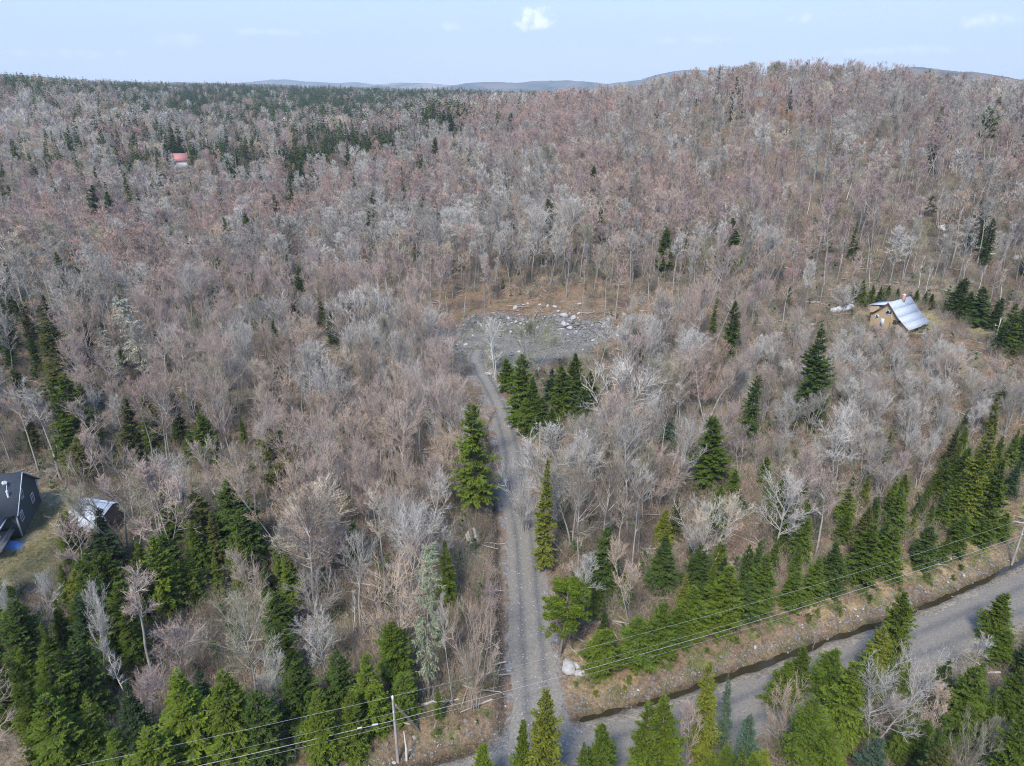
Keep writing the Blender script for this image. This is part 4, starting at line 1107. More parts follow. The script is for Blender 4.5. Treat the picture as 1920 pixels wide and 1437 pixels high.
# the old brace pole leaning against nothing much: a slanting brown stub
ba, bb = ground_at(792, 1374), None
bt = level(742, 1322, 5.6)
br_ = MB(); br_.tube([(ba.x, ba.y, ba.z - .4), ((ba.x + bt.x) / 2, (ba.y + bt.y) / 2, (ba.z + bt.z) / 2), tuple(bt)], [.19, .16, .13], 10)
tag(br_.build('brace_pole', M_POLE_OLD, None, True), 'slanting brown brace pole leaning toward the upright pole', 'brace pole')
sn, snh = upright(758, 1372, 1428)
s_ = MB(); s_.tube([(0, 0, -.3), (.06, 0, 2.0), (-.05, .03, min(snh, 5.5))], [.13, .11, .05], 8)
so = s_.build('dead_stub', M_BIRCH, None, True); so.location = sn; tag(so, 'short pale dead stub standing beside the utility pole foot', 'dead trunk')
# service pole near the cabin
p4, h4 = upright(1877, 598, 647); h4 = min(max(h4, 6), 9)
o4 = empty('service_pole', tuple(p4)); tag(o4, 'pale service pole standing in dead grass beside the cabin evergreens', 'utility pole')
a = MB(); a.tube([(0, 0, -.6), (0, 0, h4)], [.17, .12], 10); a.build('shaft', simple('pale_pole_wood', (.62, .57, .48), .8, .15, 2), o4, True)
a = MB(); a.box((-.5, 0, h4 - 1.6), (.9, .08, .1)); a.tube([(-.85, 0, h4 - 1.5), (-.85, 0, h4 - 1.2)], .09, 8); a.build('bracket', M_STEEL, o4)
a = MB(); a.box((-.22, -.1, 1.7), (.3, .25, .5)); a.build('meter_box', M_STEEL, o4)
sw, swh = upright(1013, 792, 858)
a = MB(); a.tube([(0, 0, -.4), (0, 0, min(max(swh, 6), 11))], [.20, .14], 8); oo = a.build('wooden_pole', simple('tan_pole_wood', (.36, .29, .19), .85, .2, 2), None, True)
oo.location = sw; tag(oo, 'bare tan pole in front of the dark fir clump by the driveway', 'pole')

# ------------------------------------------------------------------ rocks, logs
M_ROCK = simple('pale_granite', (.36, .355, .345), .85, .3, 1.5, bump=.3)
M_ROCKD = simple('grey_rock', (.17, .165, .16), .9, .3, 2, bump=.3)
def rock_mesh(seed, flat=.7, mat=None):
    rng = np.random.default_rng(seed)
    import bmesh
    bm = bmesh.new(); bmesh.ops.create_icosphere(bm, subdivisions=2, radius=1.0)
    pl = unit(rng.normal(0, 1, (9, 3))); dl = rng.uniform(.55, .9, 9)
    for v in bm.verts:
        p = np.array(v.co)
        for n_, d_ in zip(pl, dl):
            k = p @ n_
            if k > d_: p = p - n_ * (k - d_)
        p = p * np.array([1.25, .9, flat]) * (1 + rng.normal(0, .02))
        v.co = p
    me = bpy.data.meshes.new('rock'); bm.to_mesh(me); bm.free(); me.materials.append(mat or M_ROCK); return me
ROCKS = [rock_mesh(i, f) for i, f in enumerate([.7, .5, .8, .6])]
ROCKSD = [rock_mesh(10 + i, f, M_ROCKD) for i, f in enumerate([.7, .5, .6])]
rr_ = random.Random(5)
def boulder(px, py, r, lab, group, k=0, sink=.25):
    p = ground_at(px, py)
    o = bpy.data.objects.new('boulder', ROCKS[k % 4]); COL.objects.link(o)
    o.location = (p.x, p.y, p.z + r * (.6 - sink)); o.scale = (r, r, r); o.rotation_euler = (rr_.uniform(-.3, .3), rr_.uniform(-.3, .3), rr_.uniform(0, 6.3))
    tag(o, lab, 'boulder', group); return o
G1 = 'boulders beside the driveway mouth'
boulder(1066, 1256, 1.0, 'biggest pale boulder beside the driveway mouth', G1, 0)
boulder(1077, 1250, .7, 'pale boulder tucked behind the biggest one by the driveway mouth', G1, 2)
boulder(1087, 1265, .7, 'upright egg-shaped boulder on the road side of the biggest one', G1, 2)
boulder(1099, 1267, .55, 'small reddish boulder at the road end of the driveway-mouth group', G1, 1)
G2 = 'pale boulders round the gravel clearing'
for k, (x, y, r, lab) in enumerate([
    (1057, 594, 1.15, 'large pale boulder at the top of the clearing boulder pile'), (1074, 598, 1.0, 'long flat pale slab beside the largest clearing boulder'),
    (1058, 609, .95, 'flat slab in the middle of the clearing boulder pile'), (1052, 621, 1.05, 'pale boulder at the low near end of the clearing pile'),
    (1068, 617, .85, 'pale block beside the low end of the clearing pile'), (1080, 624, .7, 'tilted slab at the outer low corner of the clearing pile'),
    (1064, 624, .5, 'small block wedged between two larger ones in the clearing pile'), (1086, 572, .75, 'lone pale boulder on the slope beyond the clearing rim'),
    (966, 579, .85, 'pale slab on the far rim of the clearing above the birch'), (981, 573, .6, 'small pale rock along the far rim of the clearing'),
    (1026, 575, .6, 'pale rock near the middle of the far clearing rim'), (1040, 577, .75, 'blocky rock where the far rim turns toward the boulder pile'),
    (1047, 585, .6, 'rock just above the clearing boulder pile'), (1012, 572, .5, 'little rock on the leaf-covered side of the far rim'),
    (990, 570, .5, 'rounded little rock behind the far rubble'), (916, 704, .9, 'flat pale rock at the foot of the white birch'),
    (937, 704, .75, 'dark-edged slab beside the birch foot toward the firs'), (950, 706, .6, 'low rock between the birch and the fir clump'),
    (1010, 694, .6, 'pale rock showing above the fir clump tops'), (1040, 697, .7, 'grey rock behind the tallest fir of the clump'),
    (806, 660, .8, 'mossy grey rock in the scrub on the uphill driveway bend'), (856, 612, .5, 'small rock on the dark rubble edge of the clearing'),
    (838, 604, .4, 'tiny rock at the outermost end of the dark rubble edge'), (955, 800, .35, 'small white rock beside the driveway below the birch'),
    (1480, 435, 1.0, 'grey ledge boulder high on the wooded slope'), ]):
    boulder(x, y, r, lab, G2 if k < 23 else None, k)
G3 = 'ledge rocks on the steep wooded slope'
for k, (x, y, r, lab) in enumerate([(1768, 432, 1.6, 'dark-topped ledge rock high on the steep wooded slope'), (1776, 445, 1.3, 'pale ledge rock just under the dark-topped one'),
    (1790, 440, 1.0, 'smaller ledge rock beside the dark-topped one'), (1860, 482, 1.3, 'pale ledge rock low on the slope above the evergreens'), (1905, 487, 1.2, 'ledge rock at the low outer end of the slope')]):
    boulder(x, y, r, lab, G3, k)
def log(name, a, b, r, mat, lab, cat='log', group=None, up=.1):
    pa, pb = ground_at(*a), ground_at(*b); mid = (pa + pb) / 2
    mb = MB(); n = 7; t = np.linspace(0, 1, n); P = np.array(pa)[None] * (1 - t[:, None]) + np.array(pb)[None] * t[:, None]
    P[:, 2] += r * .8 + up * 0; P[1:-1] += np.random.default_rng(int(a[0])).normal(0, .06, (n - 2, 3))
    zt = terrain(P[:, 0], P[:, 1]); P[:, 2] = np.maximum(P[:, 2], zt + r * .5)
    mb.tube(P - np.array(mid), np.linspace(r, r * .55, n), 8); o = mb.build(name, mat, None, True); o.location = mid; tag(o, lab, cat, group); return o
M_LOG = simple('pale_dead_wood', (.42, .38, .33), .9, .25, 3)
M_LOGD = simple('brown_log', (.22, .16, .12), .9, .3, 3)
GL = 'fallen logs beside the driveway'
log('fallen_log', (690 + 100, 1330), (860, 1312), .16, M_LOG, 'pale fallen trunk lying from the utility pole toward the driveway', 'fallen log', GL)
log('fallen_log', (874, 1030), (873, 1100), .15, M_LOGD, 'dark fallen trunk lying below the log pile', 'fallen log', GL)
log('fallen_log', (862, 1065), (872, 1050), .14, M_LOG, 'short split log beside the fallen trunk below the log pile', 'fallen log', GL)
log('fallen_log', (905, 1019), (948, 1021), .07, M_LOG, 'thin pale stick lying across the driveway edge by the log pile', 'fallen log', GL)
log('fallen_log', (800, 1212), (828, 1242), .12, M_LOGD, 'dark log under the tall lichen spruce', 'fallen log', GL)
log('fallen_log', (805, 1212), (856, 1214), .10, M_LOG, 'grey log lying level behind the lichen spruce foot', 'fallen log', GL)
log('fallen_log', (820, 1195), (823, 1222), .10, M_LOGD, 'stubby log standing off the level grey one', 'fallen log', GL)
log('fallen_log', (1070, 1215), (1093, 1240), .08, M_LOG, 'thin dead stem behind the driveway-mouth boulders', 'fallen log', GL)
lp = ground_at(889, 1015)
pile = empty('log_pile', tuple(lp), R(12)); tag(pile, 'stack of short cut logs beside the driveway under the tall ragged spruce', 'log pile')
for k in range(9):
    row, c = (0, k) if k < 4 else ((1, k - 4 + .5) if k < 7 else (2, k - 7 + 1))
    m_ = MB(); rz_ = random.uniform(-.05, .05)
    m_.tube([(-.9 + c * .55 + rz_, -1.5, .27 + row * .46), (-.9 + c * .55 - rz_, 1.5, .27 + row * .46)], .26, 9)
    m_.build('cut_log', [M_LOGD if k % 2 else M_LOG], pile)

# ------------------------------------------------------------------ landmarks used to tell the trees apart
LAND = []
def landmark(name, p): LAND.append((name, float(p[0]), float(p[1])))
landmark('driveway mouth', (3, 60)); landmark('pale boulders', ground_at(1075, 1256)); landmark('log pile', lp); landmark('utility pole', p1)
landmark('road-bank pole', p2); landmark('tan cabin', a_); landmark('dark house', (ap.x, ap.y)); landmark('shed', (A1.x + 3, A1.y - 3))
landmark('rocky clearing', (2, 171)); landmark('driveway bend', (-6, 145)); landmark('service pole', p4); landmark('red roof', fp)
landmark('tan pole', sw)

# ------------------------------------------------------------------ the trees that can be picked out one by one
TREES = []       # dict(kind, x, y, z, h, wide, pr, tint name, look)
rt = random.Random(11)
def hand(kind, protos, xt, yt, yb, tint, look, wpx=None, hmin=3, hmax=21, own=None):
    """a tree at a known spot: its top and its foot were measured in the photograph, so it gets its ground point and true height"""
    p, h = upright(xt, yt, yb)
    h = min(max(h, hmin), hmax)
    pr = rt.choice(protos); wide = 1.0
    if wpx:
        dep = p.y * math.cos(PITCH) - (p.z - CAM_H) * math.sin(PITCH)
        me = pr['crown']; co = np.empty(len(me.vertices) * 3, np.float32); me.vertices.foreach_get('co', co)
        rad = np.percentile(np.hypot(co[0::3], co[1::3]), 97)
        wide = min(max((wpx * dep / FPX) / (rad * h / pr['h']), .55), 1.6)
    TREES.append(dict(kind=kind, x=p.x, y=p.y, z=p.z, h=h, wide=wide, pr=pr, tint=tint, look=look, own=own, hand=True))
F, FS, RG, PN, LI = P_FIR, P_FIRS, P_RAG, P_PINE, P_LICH
E = 'spruce_tree'
con = [  # x top, y top, y foot, half width px, tint, kind
 (150,1050,1215,46,'mid',F),(212,1090,1250,38,'mid',F),(172,955,1085,34,'deep',F),(70,1210,1395,42,'mid',F),(42,1285,1450,36,'bright',F),
 (92,1300,1490,60,'mid',F),(330,1243,1455,60,'bright',F),(410,1250,1445,62,'bright',F),(595,1295,1435,38,'bright',F),(213,1368,1520,46,'mid',F),
 (278,1372,1520,52,'bright',F),(518,1160,1290,36,'mid',F),(512,1108,1210,50,'dark',F),(683,1228,1372,46,'bright',F),(738,1157,1290,38,'mid',F),
 (650,1292,1420,32,'bright',F),(752,1255,1345,40,'mid',F),(560,1240,1385,44,'dark',F),(470,1290,1440,48,'dark',F),(20,1120,1290,46,'dark',F),(130,1190,1350,44,'dark',F),
 (625,1215,1340,38,'dark',F),(820,1290,1350,10,'mid',FS),
 (400,1040,1120,17,'bright',FS),(360,925,1060,52,'olive',RG),(428,890,1050,46,'dark',F),(300,1000,1110,36,'dark',F),(835,1020,1140,22,'bright',FS),(660,978,1062,34,'mid',F),
 (65,520,720,27,'olive',FS),(98,600,770,52,'olive',RG),(112,702,885,42,'mid',F),(130,815,915,34,'olive',RG),(375,775,865,34,'mid',F),(350,805,868,26,'mid',F),
 (450,780,838,14,'mid',FS),(225,790,905,34,'olive',RG),(262,822,890,30,'olive',F),(28,690,770,32,'dark',F),(130,445,482,11,'olive',F),(357,450,485,9,'dark',F),
 (620,585,645,14,'dark',F),(5,620,690,24,'dark',F),(25,1000+230,1400,30,'mid',F),
 (1022,850,1072,23,'yellow',FS),(975,665,800,30,'mid',F),(953,672,735,20,'mid',F),(1000,700,815,26,'mid',F),(1082,662,765,22,'mid',F),(1060,682,785,26,'mid',F),
 (1108,693,772,17,'mid',F),(1015,745,825,28,'mid',F),(1037,765,828,22,'mid',F),(1142,705,732,8,'deep',F),(1035,690,760,20,'deep',F),(1095,725,790,20,'dark',F),
 (1256,768,842,18,'blue',F),(1546,612,795,36,'dark',F),(1416,700,835,22,'dark',RG),(1345,780,915,38,'mid',F),(1441,855,918,16,'bright',F),(1378,877,938,18,'mid',F),
 (1812,800,848,13,'mid',F),(1580,905,962,12,'bright',FS),(1858,795,985,32,'yellow',F),(1838,850,990,28,'bright',F),(1888,855,1015,30,'mid',F),(1806,885,985,26,'bright',F),(1698,900,1015,20,'mid',FS),
 (1889,716,757,11,'olive',F),(1482,535,572,8,'mid',F),
 (1130,1172,1262,44,'bright',F),(1200,1150,1246,46,'mid',F),(1243,1128,1232,42,'mid',F),(1310,1100,1198,32,'bright',F),(1282,1140,1212,28,'mid',F),(1367,1060,1176,44,'bright',F),
 (1440,1035,1152,50,'mid',F),(1492,1068,1142,42,'mid',F),(1410,1075,1165,36,'dark',F),(1578,1012,1112,42,'dark',F),(1636,982,1092,32,'mid',F),(1682,992,1082,40,'mid',F),(1745,985,1062,42,'dark',F),
 (1812,962,1042,38,'mid',F),(1855,945,1022,36,'mid',F),(1250,1000,1110,40,'dark',F),(1320,1020,1120,30,'dark',F),(1535,1045,1130,30,'mid',F),(1780,1000,1052,26,'mid',F),(1890,960,1012,28,'mid',F),
 (1608,530,572,20,'mid',F),(1622,524,574,22,'bright',F),(1640,532,570,20,'bright',F),(1655,536,570,18,'mid',F),(1668,534,566,18,'bright',F),(1686,538,562,16,'mid',F),(1722,540,568,16,'mid',F),(1738,545,576,20,'dark',F),(1750,550,580,16,'mid',F),(1807,520,592,24,'dark',F),(1823,545,606,26,'mid',F),(1848,538,612,24,'dark',F),
 (1878,556,618,24,'dark',F),(1908,568,665,36,'mid',F),(1930,560,660,34,'dark',F),(1890,600,668,26,'dark',F),
 (1028,1295,1520,38,'yellow',F),(980,1350,1500,22,'bright',F),(1215,1320,1500,36,'bright',F),(1257,1305,1490,42,'bright',F),(1337,1240,1410,30,'yellow',F),(1376,1268,1410,15,'blue',FS),(1096,1390,1500,20,'mid',FS),
 (1135,1352,1480,30,'mid',F),(1475,1235,1322,28,'bright',F),(1507,1215,1300,22,'mid',F),(1562,1212,1300,32,'mid',F),(1702,1107,1262,34,'bright',F),(1655,1170,1275,40,'yellow',F),(1600,1240,1410,46,'bright',F),
 (1415,1335,1460,26,'blue',F),(1643,1378,1490,30,'blue',F),(1578,1360,1500,40,'bright',F),(1430,1402,1490,28,'yellow',F),(1370,1392,1500,28,'bright',F),(1335,1405,1500,24,'bright',F),(1885,1112,1200,30,'bright',F),
 (1893,1180,1245,32,'mid',F),(1918,1250,1350,28,'mid',F),(1530,1300,1450,40,'mid',F),(1700,1330,1440,20,'mid',FS),(1225,1290+90,1500,26,'mid',F),(905,1395,1510,30,'bright',F),
 (1435,105,150,6,'dark',F),(1188,140,175,6,'dark',F),(1218,146,178,7,'dark',F),(545,285,335,9,'dark',F),(585,330,352,6,'dark',F),(948,322,355,8,'mid',F),(955,210,262,12,'dark',F),(832,205,250,8,'dark',F),(845,215,252,8,'dark',F),(810,208,250,7,'dark',F),(862,222,252,7,'dark',F),
 (441,287,320,8,'dark',F),(325,270,305,8,'dark',F),(295,325,350,8,'dark',F),(312,342,365,7,'olive',F),(500,1030+20,1130,30,'dark',F),
]
for (xt, yt, yb, wpx, ti, P_) in con:
    hand(E, P_, xt, yt, yb, ti, None, wpx)
hand('pine_tree', PN, 525, 808, 925, 'olive', None, 58, own='broad olive pine with ragged rounded crown on the driveway woods’ open floor')
hand('pine_tree', [PN[1]], 1053, 1093, 1236, 'bright', None, 56, own='bright green pine leaning over the driveway verge above the boulders')
hand('spruce_tree', [RG[0]], 887, 722, 978, 'bright', None, 42, own='tall ragged yellow-topped spruce beside the driveway above the log pile')
hand('pine_tree', [PN[0]], 485, 556, 640, 'olive', None, 22, own='small olive pine among grey maples in the middle woods')
hand('pine_tree', [PN[1]], 1668, 132, 200, 'olive', None, 16, own='lone olive pine on the hill crest against the blue mountain')
hand('pine_tree', [PN[1]], 1865, 203, 310, 'dark', None, 20, own='dark tufted pine on a long bare trunk high on the hill')
hand('pine_tree', [PN[0]], 1750, 368, 408, 'olive', None, 14, own='olive pine low on the steep slope above the cabin evergreens')
hand('pine_tree', [PN[0]], 1320, 1400, 1500, 'yellow', None, 30, own='yellow-green pine at the near road edge below the frame centre')
hand('lichen_tree', LI, 240, 548, 720, 'lichen', None, 40, own='big pale lichen-hung spruce among dark trees up from the dark house')
hand('lichen_tree', LI, 203, 612, 730, 'lichen', None, 18, own='thin lichen-hung snag beside the big pale one')
hand('lichen_tree', LI, 787, 1020, 1312, 'lichen2', None, 29, own='tall grey-green lichen spruce with a long bare trunk near the driveway')
TINTS['lichen'] = (.40, .41, .31); TINTS['lichen2'] = (.20, .26, .125)
B = 'bare_tree'
M, K, T, U = P_MAPLE, P_FORK, P_THIN, P_BRUSH
bare = [
 (1335,918,1100,68,'cream',K,'big pale spreading maple rising behind the roadside firs'),(1010,590,712,52,'olive',U,'greenish many-stemmed tree standing in the gravel clearing'),
 (1680,1215,1425,78,'grey',K,'big grey forked tree at the near side of the road'),(1195,1020,1182,62,'tan',K,'tan forked tree leaning over the roadside firs behind the boulders'),
 (1592,768,915,62,'silver',K,'wide silvery fan-shaped tree below the tall lone fir'),(1325,680,770,46,'rose',U,'rosy round-topped maple above the middle woods'),
 (555,895,1115,80,'cream',K,'broad pinkish-cream maple on the dark-fir slope'),(600,925,1110,60,'pink',K,None),(718,690,875,56,'tan',M,None),(490,600,760,56,'tan',K,None),(560,615,770,50,'tan',M,None),
 (985,860,1000,44,'silver',U,'silvery leafless tree reaching over the driveway edge'),(820,640,800,44,'pink',M,None),(1240,830,960,56,'pink',U,None),(1150,740,850,44,'pink',M,None),(1110,780,880,40,'tan',U,None),
 (300,860,1000,50,'grey',M,None),(285,600,760,50,'grey',T,None),(110,540,720,34,'grey',T,None),(60,700,900,40,'silver',T,None),(340,500,640,50,'grey',M,None),
 (885,1120,1335,46,'tan',U,'tangled tan tree hanging beside the driveway ditch'),(840,1105,1320,20,'silver',T,None),(660,1010,1195,44,'grey',M,None),(600,1160,1290,48,'silver',M,None),(490,1235,1370,50,'silver',K,None),
 (130,1100,1330,56,'silver',K,None),(30,1060,1260,50,'silver',K,None),(240,1240,1400,52,'mauve',K,None),(310,1130,1290,56,'pink',K,None),(1480,905,1060,56,'silver',M,None),(1560,890,1050,46,'pink',M,None),
 (1770,1290,1400,52,'tan',U,None),(1850,1170,1290,46,'silver',T,None),(1590,530,585,30,'silver',U,'round silvery tree beside the white tanks'),(1480,1270,1400,34,'tan',U,None),(1530,1100+60,1260,14,'pink',T,None),
 (880,390,520,34,'silver',M,None),(1000,390,530,40,'silver',M,None),(1160,480,600,40,'rose',T,'pink maple at the cabin end of the clearing slope'),(1450,430,540,36,'silver',M,None),(680,490,620,50,'pink',M,None),
 (1060,375,500,36,'silver',M,None),(940,370,500,34,'grey',M,None),(820,400,540,36,'grey',M,None),(1300,1210+90,1450,34,'pink',U,None),(1830,1350,1470,40,'olive',U,None),(1880,1330,1440,34,'olive',U,None)]
for (xt, yt, yb, wpx, ti, P_, own) in bare:
    hand(B, P_, xt, yt, yb, ti, None, wpx, own=own)
# white birches: their own white bark
BIR_M = ([M_BIRCH], [M_BIRCH])
P_BIR = [proto('birch', bare_tree(300, 13, 2.3, .30, 'fork', 0), [M_BIRCH], [M_WTWIG], 13), proto('birch_slim', bare_tree(301, 13, 1.3, .55, 'thin', 0), [M_BIRCH], [M_WTWIG], 13)]
hand('birch_tree', [P_BIR[0]], 928, 578, 712, 'silver', None, 34, own='white forked birch standing at the near edge of the clearing')
for k, (xt, yt, yb, own) in enumerate([(1645,470,540,'slim white birch uphill from the cabin roof'),(1738,475,548,'upright white birch behind the cabin chimney'),(1752,480,556,'leaning white birch just right of the upright one behind the cabin'),
    (1818,480,550,'thin white birch above the cabin evergreens'),(1895,500,575,'double white birch above the service pole'),(1846,492,560,'short white birch between the cabin evergreens'),
    (1512,285,350,'pale trunk high on the hill, first of the group'),(1602,290,375,'forked pale trunk high on the hill'),(1522,340,410,'pale leaning trunk below the high hill group'),(1700,375,430,'white trunk near the slope ledges'),(1770,335,380,'pale stub above the slope ledges'),
    (650,1100,1200,'white birch in the firs before the driveway'),(225,1180,1370,'pale birch leaning over the lower-corner firs'),(1556,480,540,'thin birch beyond the white tanks'),(1590,425,500,'pale crooked birch on the cabin slope')]):
    hand('birch_tree', [P_BIR[1]], xt, yt, yb, 'grey', None, None, own=own.replace(' just right of', ' beside'))

# ------------------------------------------------------------------ the forest between them
HX = np.array([t['x'] for t in TREES]); HY = np.array([t['y'] for t in TREES])
HCON = np.array([t['kind'] != B for t in TREES])
_elmax = {}
AZG = np.radians(np.arange(-46, 46.1, 1.)); DG = np.concatenate([np.arange(40, 700, 10.), np.arange(700, 2000, 25.)])
_zz = terrain(np.sin(AZG)[:, None] * DG, np.cos(AZG)[:, None] * DG)
_el = (_zz + 8 - CAM_H) / DG[None]
_cm = np.maximum.accumulate(_el, 1)
def hidden(x, y, z, h):
    D = math.hypot(x, y); a = math.degrees(math.atan2(x, y)) + 46
    i = int(min(max(round(a), 0), len(AZG) - 1)); j = int(np.searchsorted(DG, D * .93)) - 1
    return j > 0 and (z + h - CAM_H) / D < _cm[i, j] - .002
rng = np.random.default_rng(SEED)
cand = []
for (d0, d1, cell) in ((36, 150, 4.15), (150, 280, 4.8), (280, 460, 5.7), (460, 760, 6.8), (760, 1750, 8.6)):
    n = int(d1 * .78 / cell) + 1; m = int(d1 / cell) + 1
    gx, gy = np.meshgrid(np.arange(-n, n + 1) * cell, np.arange(0, m + 1) * cell)
    gx = gx + rng.uniform(-.42, .42, gx.shape) * cell; gy = gy + rng.uniform(-.42, .42, gy.shape) * cell
    D = np.hypot(gx, gy); az = np.degrees(np.arctan2(gx, gy))
    k = (D >= d0) & (D < d1) & (np.abs(az) < 41 + 60 / np.maximum(D, 50) * 8)
    cand.append(np.stack([gx[k], gy[k]], 1))
cand = np.vstack(cand)
x, y = cand[:, 0], cand[:, 1]
_, s, _ = polydist(x, y, ROADP); dd, sd, par = polydist(x, y, DRIVEP); cr = clear_r(x, y); D = np.hypot(x, y)
ok = ~((s > -6.5) & (s < 13.0) & (D < 320)) & (dd > np.where(y > 100, 3.9, 4.5)) & (cr > 1.14) & (yard_m(x, y) < .35)
hillc = (cr < 1.95) & (y > 165) & (rng.random(len(x)) < .42); ok &= ~hillc
# sight gap over the cabin's front and the houses themselves
for (cx, cy_, r_) in ((a_.x + 5, a_.y + 3, 12), (ap.x - 5, ap.y, 12), (A1.x + 3, A1.y - 3, 5.5), (fp.x, fp.y, 7)):
    ok &= np.hypot(x - cx, y - cy_) > r_
cand = cand[ok]; x, y = cand[:, 0], cand[:, 1]; s = s[ok]; D = D[ok]; dd = dd[ok]; cr = cr[ok]
z = terrain(x, y)
zn = {}
dmin = np.full(len(x), 1e9); dminc = np.full(len(x), 1e9)
for hx, hy, c_ in zip(HX, HY, HCON):
    q = np.hypot(x - hx, y - hy); dmin = np.minimum(dmin, q)
    if c_: dminc = np.minimum(dminc, q)
ok = (dmin > 2.2) & (rng.random(len(x)) < np.where(dminc < 3.4, .3, 1))
cand, x, y, s, D, dd, cr, z = cand[ok], x[ok], y[ok], s[ok], D[ok], dd[ok], cr[ok], z[ok]
# nothing stands before what the photograph shows in the open: (x0, x1, y0, y1) there and its distance
PT_ = np.array([to_px(a, b, c + 15) for a, b, c in zip(x, y, z)]); PB_ = np.array([to_px(a, b, c + 2.5) for a, b, c in zip(x, y, z)]); hwp = 3.2 / D * FPX * .8
OPEN = [(850, 1098, 572, 700, 168, .93), (850, 1110, 495, 565, 198, .72), (1636, 1748, 545, 590, 172, .9), (0, 64, 862, 1045, 104, 1), (138, 216, 930, 985, 98, .97), (60, 118, 890, 1085, 96, .95), (1860, 1885, 596, 650, 180, 1), (1835, 1920, 622, 655, 180, .85),
        (1555, 1600, 578, 592, 180, 1), (330, 346, 284, 293, 480, .8), (878, 900, 990, 1020, 88, 1), (890, 960, 572, 716, 162, 1), (905, 985, 725, 850, 140, .6)]
for t in TREES:
    if t['kind'] != B or t['own']:
        a_px = to_px(t['x'], t['y'], t['z'] + t['h']); b_px = to_px(t['x'], t['y'], t['z'] + t['h'] * .35)
        hw_ = t['h'] * .10 / math.hypot(t['x'], t['y']) * FPX
        OPEN.append((a_px[0] - hw_, a_px[0] + hw_, a_px[1], b_px[1], math.hypot(t['x'], t['y']), .8 if t['kind'] != B else .6))
ok = np.ones(len(x), bool)
for (x0, x1, y0, y1, dz_, pr_) in OPEN:
    hit = (D < dz_ - 1) & (PT_[:, 0] + hwp > x0) & (PT_[:, 0] - hwp < x1) & (PT_[:, 1] < y1) & (PB_[:, 1] > y0)
    ok &= ~(hit & (rng.random(len(x)) < pr_))
cand, x, y, s, D, dd, cr, z = cand[ok], x[ok], y[ok], s[ok], D[ok], dd[ok], cr[ok], z[ok]
PX = np.array([to_px(a, b, c + 13) for a, b, c in zip(x, y, z)])
pn = fbm(x / 26, y / 26, 51); pn2 = fbm(x / 70, y / 70, 52); pn3 = fbm(x / 12, y / 12, 53)
def blob(cx, cy_, rx, ry): return np.exp(-(((PX[:, 0] - cx) / rx) ** 2 + ((PX[:, 1] - cy_) / ry) ** 2))
# share of evergreens
pc = np.full(len(x), .012)
pc = np.where((D > 150) & (D < 500), .02 + .05 * (x < 0), pc)
pc = np.maximum(pc, smooth(500, 900, D) * smooth(.36, .54, pn2) * .95)
pc = np.maximum(pc, (D > 1000) * .85); pc = np.maximum(pc, .8 * (D > 600) * (PX[:, 0] < 900) * smooth(.35, .5, pn2))
pc = np.maximum(pc, smooth(330, 480, D) * smooth(.52, .6, pn) * .75 * (x < -20))
pc = np.maximum(pc, .85 * smooth(.40, .50, pn) * (blob(200, 228, 600, 85) > .3)); pc = np.maximum(pc, .45 * (blob(500, 215, 330, 45) > .3) * smooth(.45, .55, pn3)); pc = np.maximum(pc, .55 * smooth(.40, .52, pn2) * (PX[:, 1] < 225) * (PX[:, 0] < 760))
pc = np.maximum(pc, .12 * (PX[:, 0] < 700) * (PX[:, 1] > 330) * (PX[:, 1] < 620)); pc = np.maximum(pc, .55 * blob(60, 720, 110, 190)); pc = np.maximum(pc, .20 * blob(300, 850, 260, 130)); pc = np.maximum(pc, .60 * blob(120, 1330, 230, 170)); pc = np.maximum(pc, .62 * blob(480, 1380, 330, 120))
pc = np.maximum(pc, .35 * blob(330, 1060, 150, 90)); pc = np.maximum(pc, .5 * blob(700, 1260, 110, 70))
pc = np.where((s > 13) & (s < 20) & (D < 200) & (x > 8), .75, pc)
pc = np.where((s < -6) & (D < 200), .55, pc)
pc = pc * (1 - .93 * blob(50, 235, 190, 62)); pc = np.where((blob(1690, 480, 110, 110) > .4) | (blob(960, 500, 230, 90) > .35), 0, pc)
iscon = rng.random(len(x)) < pc
# the thickets of young firs: closer together than the rest
fx, fy = np.meshgrid(np.arange(-75, 130, 2.7), np.arange(38, 150, 2.7)); fx = (fx + rng.uniform(-1.1, 1.1, fx.shape)).ravel(); fy = (fy + rng.uniform(-1.1, 1.1, fy.shape)).ravel()
_, fs, _ = polydist(fx, fy, ROADP); fd, _, _ = polydist(fx, fy, DRIVEP); fz = terrain(fx, fy); FP = np.array([to_px(a, b, c + 8) for a, b, c in zip(fx, fy, fz)])
fn = fbm(fx / 9, fy / 9, 61)
def fb(cx, cy_, rx, ry): return np.exp(-(((FP[:, 0] - cx) / rx) ** 2 + ((FP[:, 1] - cy_) / ry) ** 2))
fpz = .95 * ((fs > 12.5) & (fs < 18.5) & (fx > 9)) * (fn > .36) + .5 * ((fs > 18.5) & (fs < 27) & (fx > 9)) * (fn > .56)
fpz = np.maximum(fpz, .8 * (fs < -6.0) * (fn > .42)); fpz = np.maximum(fpz, .85 * (fs > 12) * (fx < -3) * smooth(.3, .6, fb(380, 1400, 420, 150)) * (fn > .38))
fpz = np.maximum(fpz, .7 * (fs > 12) * smooth(.3, .6, fb(80, 1150, 170, 230)) * (fn > .44)); fpz = np.maximum(fpz, .5 * smooth(.3, .6, fb(380, 1010, 170, 110)) * (fn > .5))
fk = (rng.random(len(fx)) < fpz) & (fd > 6.5) & (yard_m(fx, fy) < .3) & (fs > -60)
hitc = np.zeros(len(fx), bool)
